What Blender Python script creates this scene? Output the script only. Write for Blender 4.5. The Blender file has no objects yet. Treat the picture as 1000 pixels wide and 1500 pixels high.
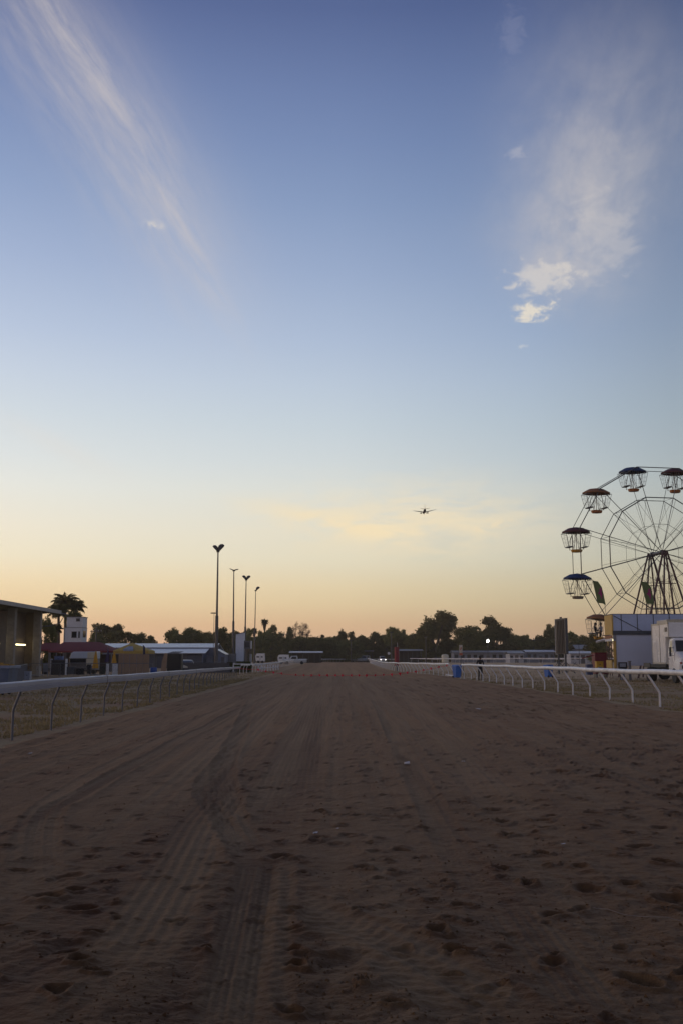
import bpy, bmesh, math, random
import numpy as np
from mathutils import Vector, Matrix
random.seed(7); rng = np.random.default_rng(7)
R = math.radians
sc = bpy.context.scene
COL = sc.collection
# ------------------------------------------------------------------ camera
F = 1458.33; HOR = 967.0; CAMZ = 1.5
P = math.atan((HOR - 750.0) / F)
cd = bpy.data.cameras.new('camera'); cam = bpy.data.objects.new('camera', cd); COL.objects.link(cam)
cam.location = (0, 0, CAMZ); cam.rotation_euler = (math.pi/2 + P, 0, 0)
cd.sensor_fit = 'VERTICAL'; cd.sensor_height = 36.0; cd.lens = 35.0
cd.clip_start = 0.1; cd.clip_end = 8000
sc.camera = cam
sc.view_settings.view_transform = 'Standard'; sc.view_settings.look = 'None'
sc.view_settings.exposure = 0.0; sc.view_settings.gamma = 1.0

def ray(px, py):
    r = (px-500)/F; u = (750-py)/F
    return np.array([r, math.cos(P)-u*math.sin(P), math.sin(P)+u*math.cos(P)])
def at(px, py, Y):
    d = ray(px, py); k = Y/d[1]
    return (d[0]*k, Y, CAMZ+d[2]*k)
def gnd(px, py):
    d = ray(px, py); k = -CAMZ/d[2]
    return (d[0]*k, d[1]*k)
def azel(px, py):
    d = ray(px, py); d = d/np.linalg.norm(d)
    return math.atan2(d[0], d[1]), math.asin(d[2])
def smooth(a, b, x):
    t = np.clip((x-a)/(b-a), 0, 1); return t*t*(3-2*t)
def gh(x, y): return 0.85*float(smooth(110., 270., y))

def lin(c):
    return tuple(((v/255)/12.92 if v/255 <= 0.04045 else ((v/255+0.055)/1.055)**2.4) for v in c)

# ------------------------------------------------------------------ node helper
class NT:
    def __init__(s, tree): s.t = tree; s.n = tree.nodes; s.l = tree.links
    def new(s, typ, **kw):
        n = s.n.new(typ)
        for k, v in kw.items(): setattr(n, k, v)
        return n
    def put(s, sock, v):
        if hasattr(v, 'is_output'): s.l.new(v, sock)
        else: sock.default_value = v
    def m(s, op, a, b=0.0, c=0.0, clamp=False):
        n = s.new('ShaderNodeMath', operation=op, use_clamp=clamp)
        s.put(n.inputs[0], a); s.put(n.inputs[1], b); s.put(n.inputs[2], c)
        return n.outputs[0]
    def mix(s, f, a, b, blend='MIX'):
        n = s.new('ShaderNodeMix', data_type='RGBA', blend_type=blend)
        s.put(n.inputs[0], f)
        s.put(n.inputs[6], a if hasattr(a, 'is_output') else (*a, 1)); s.put(n.inputs[7], b if hasattr(b, 'is_output') else (*b, 1))
        return n.outputs[2]
    def ramp(s, f, stops, interp='LINEAR'):
        n = s.new('ShaderNodeValToRGB'); cr = n.color_ramp; cr.interpolation = interp
        while len(cr.elements) < len(stops): cr.elements.new(0.5)
        for e, (p, c) in zip(cr.elements, stops):
            e.position = p; e.color = (*c, 1) if not isinstance(c, (int, float)) else (c, c, c, 1)
        s.put(n.inputs[0], f); return n.outputs[0]
    def noise(s, vec, scale, detail=4, rough=0.55, dist=0.0):
        n = s.new('ShaderNodeTexNoise')
        if vec is not None: s.l.new(vec, n.inputs['Vector'])
        n.inputs['Scale'].default_value = scale; n.inputs['Detail'].default_value = detail
        n.inputs['Roughness'].default_value = rough; n.inputs['Distortion'].default_value = dist
        return n.outputs[0]
    def vec(s, x, y, z=0.0):
        n = s.new('ShaderNodeCombineXYZ'); s.put(n.inputs[0], x); s.put(n.inputs[1], y); s.put(n.inputs[2], z)
        return n.outputs[0]
    def sstep(s, x, a, b, o0=0.0, o1=1.0):
        n = s.new('ShaderNodeMapRange', interpolation_type='SMOOTHSTEP')
        s.put(n.inputs[0], x); n.inputs[1].default_value = a; n.inputs[2].default_value = b
        n.inputs[3].default_value = o0; n.inputs[4].default_value = o1
        return n.outputs[0]
    def gauss(s, x, c, w):   # exp(-((x-c)/w)^2)
        d = s.m('DIVIDE', s.m('SUBTRACT', x, c), w)
        return s.m('EXPONENT', s.m('MULTIPLY', s.m('MULTIPLY', d, d), -1.0))

# ------------------------------------------------------------------ dusk sky
world = bpy.data.worlds.new('World'); sc.world = world; world.use_nodes = True
W = NT(world.node_tree); W.n.clear()
tc = W.new('ShaderNodeTexCoord')
nv = W.new('ShaderNodeVectorMath', operation='NORMALIZE'); W.l.new(tc.outputs['Generated'], nv.inputs[0])
sp = W.new('ShaderNodeSeparateXYZ'); W.l.new(nv.outputs[0], sp.inputs[0])
dx, dy, dz = sp.outputs
az = W.m('ARCTAN2', dx, dy); el = W.m('ARCSINE', dz)
SKY = [(970, (214, 172, 142)), (945, (218, 178, 146)), (915, (222, 187, 149)), (885, (231, 207, 166)), (860, (235, 216, 178)),
       (820, (232, 224, 199)), (780, (229, 225, 208)), (720, (220, 224, 219)), (680, (211, 219, 221)),
       (620, (199, 211, 220)), (560, (188, 202, 219)), (500, (175, 191, 215)), (400, (155, 173, 204)), (300, (136, 156, 192)),
       (210, (121, 141, 181)), (130, (109, 128, 170)), (10, (88, 105, 149))]
stops = [(max(0.0, azel(500, y)[1]/0.8), lin(c)) for y, c in SKY]
stops[0] = (0.0, stops[0][1]); stops.append((1.0, lin((72, 86, 126))))
base = W.ramp(W.m('DIVIDE', el, 0.8, clamp=True), stops)
# the side the sun went down on is brighter and warmer, the side behind the camera is blue dusk
gain = W.ramp(W.m('DIVIDE', W.m('ADD', az, 1.4), 2.8, clamp=True), [(0, (0.60, 0.60, 0.60)), (0.382, (0.482, 0.468, 0.458)), (0.5, (0.42, 0.42, 0.42)), (0.568, (0.336, 0.350, 0.366)), (0.618, (0.258, 0.274, 0.288)), (1.0, (0.22, 0.22, 0.22))])
base = W.mix(1.0, base, gain, 'MULTIPLY'); base = W.mix(1.0, base, (2.381, 2.381, 2.381), 'MULTIPLY')
back = W.ramp(W.m('DIVIDE', el, 1.2, clamp=True), [(0, (0.27, 0.28, 0.37)), (0.25, (0.23, 0.245, 0.33)), (1, (0.088, 0.098, 0.155))])
base = W.mix(W.sstep(dy, 0.25, -0.45), base, back)
glow = W.m('MULTIPLY', W.gauss(az, -1.75, 0.72), W.gauss(el, 0.02, 0.20))
base = W.mix(glow, base, (2.1, 1.25, 0.62))

def cloud_frame(pa, pb):
    a0, e0 = azel(*pa); a1, e1 = azel(*pb)
    L = math.hypot(a1-a0, e1-e0); ux, uy = (a1-a0)/L, (e1-e0)/L
    da = W.m('SUBTRACT', az, a0); de = W.m('SUBTRACT', el, e0)
    t = W.m('ADD', W.m('MULTIPLY', da, ux), W.m('MULTIPLY', de, uy))
    s = W.m('ADD', W.m('MULTIPLY', da, -uy), W.m('MULTIPLY', de, ux))
    return W.m('DIVIDE', t, L), s, L
def mul(*a):
    r = a[0]
    for b in a[1:]: r = W.m('MULTIPLY', r, b)
    return r
C = base
warp = W.m('MULTIPLY', W.m('SUBTRACT', W.noise(W.vec(az, el), 9, 4), 0.5), 0.05)
front = W.sstep(dy, 0.1, 0.3)
# long streak of cirrus, upper left
t, s, L = cloud_frame((42, -40), (345, 440))
bow = W.m('MULTIPLY', W.gauss(t, 0.5, 0.38), 0.013)                # the ridge bows out to the right
s2 = W.m('ADD', W.m('SUBTRACT', s, bow), W.m('MULTIPLY', warp, 0.35))
fib = W.noise(W.vec(W.m('MULTIPLY', t, 1.6), W.m('MULTIPLY', s2, 26)), 2.6, 9, 0.68)
ridge = mul(W.gauss(s2, 0.0, 0.011), W.sstep(t, -0.1, 0.12), W.sstep(t, 0.66, 0.30), W.sstep(fib, 0.26, 0.62))
veil = mul(W.gauss(s2, -0.020, 0.052), W.sstep(t, -0.4, 0.2), W.sstep(t, 1.2, 0.55), W.sstep(fib, 0.20, 0.85))
tail = mul(W.gauss(W.m('ADD', s2, W.m('MULTIPLY', W.m('SUBTRACT', t, 0.8), 0.03)), -0.010, 0.012), W.gauss(t, 0.84, 0.24), W.sstep(fib, 0.30, 0.70))
halo = mul(W.gauss(s2, 0.0, 0.05), W.sstep(t, -0.3, 0.2), W.sstep(t, 1.3, 0.6))
m1 = W.m('ADD', W.m('ADD', W.m('MULTIPLY', ridge, 0.19), W.m('MULTIPLY', veil, 0.36)), W.m('ADD', W.m('MULTIPLY', tail, 0.24), W.m('MULTIPLY', halo, 0.14)))
C = W.mix(mul(m1, front), C, lin((214, 203, 196)))
puff = mul(W.gauss(az, azel(226, 330)[0], 0.009), W.gauss(el, azel(226, 330)[1], 0.0035), W.sstep(W.noise(W.vec(az, el), 95, 4), 0.35, 0.6))
C = W.mix(mul(puff, 0.8, front), C, lin((222, 214, 204)))
# fan of broken cloud, right
t, s, L = cloud_frame((775, 475), (925, 40))
wid = W.m('ADD', 0.052, W.m('MULTIPLY', W.m('MAXIMUM', t, 0.0), 0.034))
s3 = W.m('DIVIDE', W.m('ADD', W.m('ADD', s, 0.006), W.m('MULTIPLY', warp, 0.7)), wid)
nb = W.noise(W.vec(az, W.m('MULTIPLY', el, 1.25)), 13, 9, 0.62, 0.35)
nf = W.noise(W.vec(W.m('MULTIPLY', t, 1.6), W.m('MULTIPLY', s, 9)), 4.0, 8, 0.62, 0.3)
fan = mul(W.gauss(s3, 0.0, 1.0), W.sstep(t, -0.02, 0.25), W.sstep(t, 1.25, 0.30), W.sstep(W.m('ADD', W.m('MULTIPLY', nb, 0.6), W.m('MULTIPLY', nf, 0.4)), 0.28, 0.74))
fan = W.m('ADD', W.m('MULTIPLY', fan, 0.58), mul(W.gauss(s3, 0, 1.2), W.sstep(t, 0.0, 0.3), W.sstep(t, 1.4, 0.4), 0.20))
C = W.mix(mul(fan, front), C, lin((206, 199, 196)))
def puffs(px, py, wx, wy, k, col, scale=60):
    global C
    a0, e0 = azel(px, py)
    n = W.noise(W.vec(az, W.m('MULTIPLY', el, 1.6)), scale, 6, 0.6, 0.4)
    g = W.m('MULTIPLY', W.gauss(W.m('ADD', az, W.m('MULTIPLY', warp, 0.2)), a0, wx/F), W.gauss(W.m('ADD', el, W.m('MULTIPLY', warp, 0.15)), e0, wy/F))
    m = W.sstep(W.m('ADD', W.m('MULTIPLY', g, 0.62), W.m('MULTIPLY', W.m('SUBTRACT', n, 0.5), 1.5)), 0.22, 0.62)
    C = W.mix(mul(m, k, front, W.sstep(g, 0.03, 0.30)), C, lin(col))
puffs(780, 456, 40, 14, 0.85, (234, 224, 206))
puffs(800, 408, 60, 26, 0.55, (226, 217, 206))
puffs(764, 507, 12, 5, 0.45, (224, 220, 214))
puffs(754, 223, 18, 10, 0.26, (204, 200, 204))
puffs(748, 50, 26, 36, 0.10, (190, 188, 205))
puffs(880, 350, 60, 60, 0.30, (214, 207, 202), 30)
# cream wisps low in the middle
a0, e0 = azel(600, 766)
nh = W.noise(W.vec(az, W.m('MULTIPLY', el, 4.0)), 16, 8, 0.62, 0.4)
wis = mul(W.gauss(az, a0, 0.125), W.gauss(W.m('ADD', el, W.m('MULTIPLY', warp, 0.35)), e0, 0.034), W.sstep(nh, 0.24, 0.64))
t, s, L = cloud_frame((375, 744), (640, 800))
tl = mul(W.gauss(s, 0.002, 0.010), W.gauss(t, 0.40, 0.45), W.sstep(nh, 0.15, 0.6))
C = W.mix(mul(W.m('ADD', W.m('MULTIPLY', wis, 0.80), W.m('MULTIPLY', tl, 0.5)), front), C, lin((250, 231, 193)))
t, s, L = cloud_frame((665, 783), (755, 762))
C = W.mix(mul(W.gauss(s, 0.0, 0.006), W.gauss(t, 0.6, 0.45), W.sstep(W.noise(W.vec(az, W.m('MULTIPLY', el, 2)), 60, 5), 0.36, 0.64), 0.55, front), C, lin((252, 230, 188)))
t, s, L = cloud_frame((20, 620), (160, 690))
C = W.mix(mul(W.gauss(s, 0.0, 0.010), W.gauss(t, 0.5, 0.6), 0.20, front), C, lin((232, 222, 210)))
bg = W.new('ShaderNodeBackground'); W.put(bg.inputs[0], C); bg.inputs[1].default_value = 1.0
wo = W.new('ShaderNodeOutputWorld'); W.l.new(bg.outputs[0], wo.inputs[0])

# last warm light from the left horizon
sd = bpy.data.lights.new('sun', 'SUN'); sd.energy = 0.16; sd.angle = R(14); sd.color = (1.0, 0.72, 0.45)
sun = bpy.data.objects.new('sun', sd); COL.objects.link(sun)
sun.rotation_euler = Vector((0.94, -0.28, -0.12)).to_track_quat('-Z', 'Y').to_euler()

# ------------------------------------------------------------------ materials
MATS = {}
def mat(name, col, rough=0.6, metal=0.0, var=0.18, scale=3.0, bump=0.0, emit=None, dirt=None, wave=None, spec=0.5, alpha=None):
    if name in MATS: return MATS[name]
    m = bpy.data.materials.new(name); m.use_nodes = True
    T = NT(m.node_tree); T.n.clear()
    out = T.new('ShaderNodeOutputMaterial'); b = T.new('ShaderNodeBsdfPrincipled'); T.l.new(b.outputs[0], out.inputs[0])
    tcn = T.new('ShaderNodeTexCoord'); v = tcn.outputs['Object']
    n = T.noise(v, scale, 6, 0.6)
    c0 = tuple(max(0, x*(1-var)) for x in col); c1 = tuple(min(1, x*(1+var)) for x in col)
    c = T.ramp(n, [(0.3, c0), (0.7, c1)])
    if dirt:
        n2 = T.noise(v, scale*0.37, 5, 0.7)
        c = T.mix(T.sstep(n2, 0.52, 0.72, 0, 0.6), c, dirt)
    T.put(b.inputs['Base Color'], c)
    T.put(b.inputs['Roughness'], T.ramp(n, [(0.3, max(0, rough-0.08)), (0.7, min(1, rough+0.08))]))
    b.inputs['Metallic'].default_value = metal
    b.inputs['Specular IOR Level'].default_value = spec
    h = None
    if bump: h = n
    if wave:
        wv = T.new('ShaderNodeTexWave', bands_direction=wave[0]); T.l.new(v, wv.inputs['Vector']); wv.inputs['Scale'].default_value = wave[1]
        h = wv.outputs['Fac']; bump = bump or 0.5
    if h is not None:
        bn = T.new('ShaderNodeBump'); bn.inputs['Strength'].default_value = min(1, bump); bn.inputs['Distance'].default_value = 0.03
        T.l.new(h, bn.inputs['Height']); T.l.new(bn.outputs[0], b.inputs['Normal'])
    if emit:
        b.inputs['Emission Color'].default_value = (*emit[0], 1); b.inputs['Emission Strength'].default_value = emit[1]
    MATS[name] = m; return m

M_rail = mat('white_rail_paint', (0.80, 0.79, 0.77), 0.42, dirt=(0.50, 0.46, 0.42), scale=2)
M_alu = mat('weathered_aluminium_rail', (0.38, 0.385, 0.45), 0.45, var=0.1, scale=1.5, dirt=(0.31, 0.305, 0.34))
M_post = mat('galvanised_post', (0.13, 0.132, 0.15), 0.5, var=0.2)
M_wpost = mat('white_post_paint', (0.74, 0.73, 0.74), 0.5, dirt=(0.42, 0.33, 0.28))
M_steel = mat('dark_grey_steel', (0.10, 0.10, 0.105), 0.5, metal=0.3)
M_black = mat('black_rubber', (0.018, 0.018, 0.02), 0.75)
M_black2 = mat('black_plastic', (0.03, 0.03, 0.034), 0.5)
M_white = mat('white_vehicle_paint', (0.78, 0.78, 0.77), 0.28, var=0.03, scale=1.2, dirt=(0.70, 0.69, 0.67))
M_glass = mat('dark_window_glass', (0.02, 0.022, 0.026), 0.08, var=0.1)
M_blue = mat('blue_plastic_bin', (0.05, 0.17, 0.55), 0.45, var=0.12)
M_concrete = mat('beige_render', (0.30, 0.265, 0.225), 0.85, bump=0.2, dirt=(0.20, 0.17, 0.14))
M_bark = mat('tree_bark', (0.12, 0.095, 0.07), 0.9, bump=0.5)
M_wire = mat('galvanised_wire', (0.24, 0.24, 0.25), 0.5, metal=0.4)
M_red = mat('red_pad_vinyl', (0.21, 0.012, 0.026), 0.5)
M_pennant = mat('bright_red_pennant', (0.85, 0.015, 0.05), 0.5, var=0.05)
M_lampfit = mat('dark_lamp_housing', (0.05, 0.052, 0.058), 0.45)

def foliage(name, col, var=0.35):
    if name in MATS: return MATS[name]
    m = bpy.data.materials.new(name); m.use_nodes = True
    T = NT(m.node_tree); T.n.clear()
    out = T.new('ShaderNodeOutputMaterial')
    tcn = T.new('ShaderNodeTexCoord')
    n = T.noise(tcn.outputs['Object'], 0.7, 5, 0.7)
    oi = T.new('ShaderNodeObjectInfo')
    c = T.ramp(n, [(0.3, tuple(x*(1-var) for x in col)), (0.7, (min(1, col[0]*(1+var*1.15)), min(1, col[1]*(1+var)), col[2]*(1+var*0.6)))])
    hs = T.new('ShaderNodeHueSaturation'); T.l.new(c, hs.inputs['Color'])
    T.put(hs.inputs['Value'], T.m('ADD', 0.75, T.m('MULTIPLY', oi.outputs['Random'], 0.5)))
    T.put(hs.inputs['Hue'], T.m('ADD', 0.485, T.m('MULTIPLY', oi.outputs['Random'], 0.03)))
    d = T.new('ShaderNodeBsdfDiffuse'); T.l.new(hs.outputs[0], d.inputs[0])
    tr = T.new('ShaderNodeBsdfTranslucent'); T.l.new(hs.outputs[0], tr.inputs[0])
    mx = T.new('ShaderNodeMixShader'); mx.inputs[0].default_value = 0.35
    T.l.new(d.outputs[0], mx.inputs[1]); T.l.new(tr.outputs[0], mx.inputs[2]); T.l.new(mx.outputs[0], out.inputs[0])
    MATS[name] = m; return m
L_gum = foliage('olive_gum_leaves', (0.19, 0.19, 0.074))
L_bush = foliage('dark_bushy_leaves', (0.160, 0.163, 0.062))
L_bare = foliage('bare_brown_twigs', (0.20, 0.145, 0.10), 0.2)
L_palm = foliage('palm_fronds', (0.11, 0.11, 0.045))
L_grass = foliage('dry_grass_blades', (0.27, 0.21, 0.12), 0.3)
L_hedge = foliage('hedge_leaves', (0.05, 0.075, 0.02))

# ------------------------------------------------------------------ mesh helper
class MB:
    def __init__(s): s.v = []; s.f = []; s.sm = []
    def add(s, vs, fs, smooth=False):
        o = len(s.v); s.v += [tuple(map(float, v)) for v in vs]
        for f in fs: s.f.append(tuple(i+o for i in f)); s.sm.append(smooth)
        return s
    def box(s, x0, x1, y0, y1, z0, z1):
        v = [(x, y, z) for z in (z0, z1) for y in (y0, y1) for x in (x0, x1)]
        return s.add(v, [(0, 2, 3, 1), (4, 5, 7, 6), (0, 1, 5, 4), (2, 6, 7, 3), (0, 4, 6, 2), (1, 3, 7, 5)])
    def cbox(s, c, d, rz=0.0):
        x, y, z = (d[0]/2, d[1]/2, d[2]/2)
        v = [(a, b, e) for e in (-z, z) for b in (-y, y) for a in (-x, x)]
        ca, sa = math.cos(rz), math.sin(rz)
        v = [(c[0]+a*ca-b*sa, c[1]+a*sa+b*ca, c[2]+e) for a, b, e in v]
        return s.add(v, [(0, 2, 3, 1), (4, 5, 7, 6), (0, 1, 5, 4), (2, 6, 7, 3), (0, 4, 6, 2), (1, 3, 7, 5)])
    def tube(s, pts, r, n=6, cap=True):
        pts = [Vector(p) for p in pts]
        rs = r if isinstance(r, (list, tuple)) else [r]*len(pts)
        vs = []; prev = None
        for i, p in enumerate(pts):
            if i == 0: d = pts[1]-p
            elif i == len(pts)-1: d = p-pts[-2]
            else: d = (pts[i+1]-p).normalized()+(p-pts[i-1]).normalized()
            if d.length < 1e-9: d = Vector((0, 0, 1))
            d.normalize()
            if prev is None:
                a = d.orthogonal().normalized()
            else:
                a = prev-d*prev.dot(d)
                if a.length < 1e-6: a = d.orthogonal()
                a.normalize()
            prev = a; b = d.cross(a)
            for k in range(n):
                t = 2*math.pi*k/n + math.pi/n
                vs.append(tuple(p+(a*math.cos(t)+b*math.sin(t))*rs[i]))
        fs = []
        for i in range(len(pts)-1):
            for k in range(n):
                fs.append((i*n+k, i*n+(k+1) % n, (i+1)*n+(k+1) % n, (i+1)*n+k))
        s.add(vs, fs, n > 5)
        if cap:
            o = len(s.v)-len(vs)
            s.f.append(tuple(o+k for k in reversed(range(n)))); s.sm.append(False)
            s.f.append(tuple(o+(len(pts)-1)*n+k for k in range(n))); s.sm.append(False)
        return s
    def prism(s, poly, axis, a, b):
        """extrude a 2-D outline along an axis from a to b"""
        def P3(u, w, t):
            return {'x': (t, u, w), 'y': (u, t, w), 'z': (u, w, t)}[axis]
        n = len(poly)
        v = [P3(u, w, a) for u, w in poly]+[P3(u, w, b) for u, w in poly]
        fs = [tuple(range(n))[::-1], tuple(range(n, 2*n))]+[(i, (i+1) % n, n+(i+1) % n, n+i) for i in range(n)]
        return s.add(v, fs)
    def lathe(s, prof, c=(0, 0, 0), n=16):
        vs = []; fs = []
        for r, z in prof:
            for k in range(n):
                t = 2*math.pi*k/n; vs.append((c[0]+r*math.cos(t), c[1]+r*math.sin(t), c[2]+z))
        for i in range(len(prof)-1):
            for k in range(n): fs.append((i*n+k, i*n+(k+1) % n, (i+1)*n+(k+1) % n, (i+1)*n+k))
        fs.append(tuple(reversed(range(n)))); fs.append(tuple((len(prof)-1)*n+k for k in range(n)))
        return s.add(vs, fs, True)
    def mesh(s, name, m=None, sharp=40):
        me = bpy.data.meshes.new(name); me.from_pydata(s.v, [], s.f)
        me.polygons.foreach_set('use_smooth', [True]*len(s.f))
        bm = bmesh.new(); bm.from_mesh(me); bmesh.ops.recalc_face_normals(bm, faces=bm.faces); bm.to_mesh(me); bm.free()
        me.set_sharp_from_angle(angle=R(sharp))
        if m: me.materials.append(m)
        me.update(); return me
    def build(s, name, m=None, parent=None, bevel=0.0, loc=None, sharp=40):
        o = bpy.data.objects.new(name, s.mesh(name, m, sharp)); COL.objects.link(o)
        if parent is not None: o.parent = parent
        if loc is not None: o.location = loc
        if bevel:
            b = o.modifiers.new('bevel', 'BEVEL'); b.width = bevel; b.segments = 2; b.limit_method = 'ANGLE'
        return o
def tag(o, label, cat, group=None, kind=None):
    if label: o['label'] = label
    if cat: o['category'] = cat
    if group: o['group'] = group
    if kind: o['kind'] = kind
    return o
def thing(name, label, cat, loc=(0, 0, 0), rz=0.0, group=None):
    o = bpy.data.objects.new(name, None); COL.objects.link(o); o.empty_display_size = 0.3
    o.location = loc; o.rotation_euler = (0, 0, rz)
    return tag(o, label, cat, group)
def copy_tree(o, parent=None):
    c = o.copy(); COL.objects.link(c)
    if parent is not None: c.parent = parent
    for ch in list(o.children): copy_tree(ch, c)
    return c
def npmesh(name, verts, faces, m, smooth_=True):
    me = bpy.data.meshes.new(name); nv_ = len(verts); nf, k = faces.shape
    me.vertices.add(nv_); me.vertices.foreach_set('co', verts.astype(np.float32).ravel())
    me.loops.add(nf*k); me.loops.foreach_set('vertex_index', faces.astype(np.int32).ravel())
    me.polygons.add(nf); me.polygons.foreach_set('loop_start', np.arange(0, nf*k, k, dtype=np.int32))
    me.polygons.foreach_set('use_smooth', np.full(nf, smooth_))
    me.update(calc_edges=True); me.materials.append(m)
    return me

# ------------------------------------------------------------------ numpy noise
def vnoise(x, y, seed=0):
    xi = np.floor(x).astype(np.int64); yi = np.floor(y).astype(np.int64)
    fx = x-xi; fy = y-yi; fx = fx*fx*(3-2*fx); fy = fy*fy*(3-2*fy)
    def h(a, b):
        n = (a*374761393+b*668265263+seed*974634777) & 0xffffffff
        n = ((n ^ (n >> 13))*1274126177) & 0xffffffff
        return ((n ^ (n >> 16)) & 0xffff)/65535.0
    return (h(xi, yi)*(1-fx)+h(xi+1, yi)*fx)*(1-fy)+(h(xi, yi+1)*(1-fx)+h(xi+1, yi+1)*fx)*fy
def fbm(x, y, oct=4, seed=0, gain=0.5):
    a = 1.0; s = 0; t = 0
    for i in range(oct):
        s = s+a*(vnoise(x*2**i, y*2**i, seed+i)-0.5); t += a; a *= gain
    return s/t*2
def pits(x, y, cell, prob, r0, seed):
    """hoof-print field: rimmed hollows scattered at random"""
    xi = np.floor(x/cell).astype(np.int64); yi = np.floor(y/cell).astype(np.int64); out = np.zeros_like(x)
    def h(a, b, k):
        n = (a*374761393+b*668265263+(seed*31+k)*974634777) & 0xffffffff
        n = ((n ^ (n >> 13))*1274126177) & 0xffffffff
        return ((n ^ (n >> 16)) & 0xffff)/65535.0
    for i in (-1, 0, 1):
        for j in (-1, 0, 1):
            a, b = xi+i, yi+j
            cx = (a+h(a, b, 1))*cell; cy = (b+h(a, b, 2))*cell
            on = h(a, b, 3) < prob
            r = r0*(0.55+0.9*h(a, b, 4)); dep = 0.35+0.65*h(a, b, 5); asp = 0.65+0.5*h(a, b, 6)
            th = h(a, b, 7)*3.14
            ddx = (x-cx)*np.cos(th)+(y-cy)*np.sin(th); ddy = (-(x-cx)*np.sin(th)+(y-cy)*np.cos(th))/asp
            q = np.sqrt(ddx**2+ddy**2)/r
            out += np.where(on, dep*(-np.exp(-(q/0.75)**4)+0.55*np.exp(-((q-1.25)/0.33)**2)), 0)
    return out

# ------------------------------------------------------------------ the ground
def ground_material():
    m = bpy.data.materials.new('dry_verge_ground'); m.use_nodes = True
    T = NT(m.node_tree); T.n.clear()
    out = T.new('ShaderNodeOutputMaterial'); b = T.new('ShaderNodeBsdfPrincipled'); T.l.new(b.outputs[0], out.inputs[0])
    tcn = T.new('ShaderNodeTexCoord'); v = tcn.outputs['Object']
    n1 = T.noise(v, 0.35, 6, 0.65); n2 = T.noise(v, 2.2, 6, 0.7); n3 = T.noise(v, 14, 5, 0.7)
    dirt = T.ramp(n2, [(0.3, (0.215, 0.122, 0.070)), (0.7, (0.30, 0.188, 0.110))])
    grass = T.ramp(n3, [(0.3, (0.21, 0.160, 0.092)), (0.7, (0.34, 0.262, 0.158))])
    f = T.sstep(T.m('ADD', T.m('MULTIPLY', n1, 0.7), T.m('MULTIPLY', n2, 0.3)), 0.40, 0.56)
    sx = T.new('ShaderNodeSeparateXYZ'); T.l.new(v, sx.inputs[0])
    tan_ = T.ramp(n2, [(0.3, (0.33, 0.235, 0.145)), (0.7, (0.46, 0.345, 0.225))])
    ff = T.m('MULTIPLY', T.m('MULTIPLY', T.sstep(sx.outputs[0], 9.0, 13.0), T.sstep(sx.outputs[1], 52, 85)), T.sstep(n1, 0.30, 0.50))
    T.put(b.inputs['Base Color'], T.mix(ff, T.mix(f, dirt, grass), tan_))
    b.inputs['Sheen Weight'].default_value = 0.15; b.inputs['Sheen Roughness'].default_value = 0.35; b.inputs['Sheen Tint'].default_value = (1.0, 0.80, 0.6, 1)
    b.inputs['Roughness'].default_value = 0.95; b.inputs['Specular IOR Level'].default_value = 0.1
    bn = T.new('ShaderNodeBump'); bn.inputs['Strength'].default_value = 0.8; bn.inputs['Distance'].default_value = 0.08
    T.l.new(T.m('ADD', n2, T.m('MULTIPLY', n3, 0.6)), bn.inputs['Height']); T.l.new(bn.outputs[0], b.inputs['Normal'])
    return m
def grid_faces(nr, nc):
    i = np.arange(nr-1)[:, None]*nc+np.arange(nc-1)[None, :]
    i = i.ravel(); return np.stack([i, i+1, i+nc+1, i+nc], 1)
gx = np.concatenate([-np.geomspace(3000, 40, 30), np.linspace(-38, 45, 130), np.geomspace(47, 3000, 30)])
gy = np.concatenate([np.linspace(-200, 0, 8)[:-1], np.linspace(0, 140, 200), np.linspace(142, 340, 60), np.geomspace(350, 5000, 25)])
GX, GY = np.meshgrid(gx, gy)
GZ = 0.85*smooth(110, 270, GY)-0.05+0.05*fbm(GX*0.5, GY*0.5, 4, 31)*(np.abs(GX) < 60)
go = bpy.data.objects.new('ground', npmesh('ground', np.stack([GX.ravel(), GY.ravel(), GZ.ravel()], 1), grid_faces(*GX.shape), ground_material()))
COL.objects.link(go); go['kind'] = 'structure'

# racing track: loose reddish loam with tyre marks and hoof prints
def xl(y): return np.interp(y, [-40, 30, 66, 100, 168, 260, 300, 330], [-6.3, -6.4, -6.9, -7.6, -8.3, -8.5, -9.5, -14])
def xr(y): return np.interp(y, [-40, 0, 90, 100, 118, 138, 170, 250, 310, 330], [10.1, 10.1, 10.0, 9.5, 8.5, 7.2, 6.5, 6.7, 9, 6])
inv = np.linspace(1/2.6, 1/325, 900)
ty = np.concatenate([[-40, -25, -14, -7, -3, 0, 1, 1.8], 1/inv])
tys = np.maximum(ty, 2.6)
nc = 720; tu = np.linspace(-1, 1, nc)
TX = np.zeros((len(ty), nc)); TY = np.repeat(ty[:, None], nc, 1)
for i, y in enumerate(ty):
    l, r_ = float(xl(y)), float(xr(y)); half = 0.43*tys[i]+2.2
    a, b_ = max(l, -half), min(r_, half)
    xs = np.linspace(a, b_, nc)
    if a > l: xs[0] = l; xs[1] = (l+a)/2 if a-l > 1e-3 else xs[1]
    if b_ < r_: xs[-1] = r_; xs[-2] = (r_+b_)/2
    xs.sort(); TX[i] = xs
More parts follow.
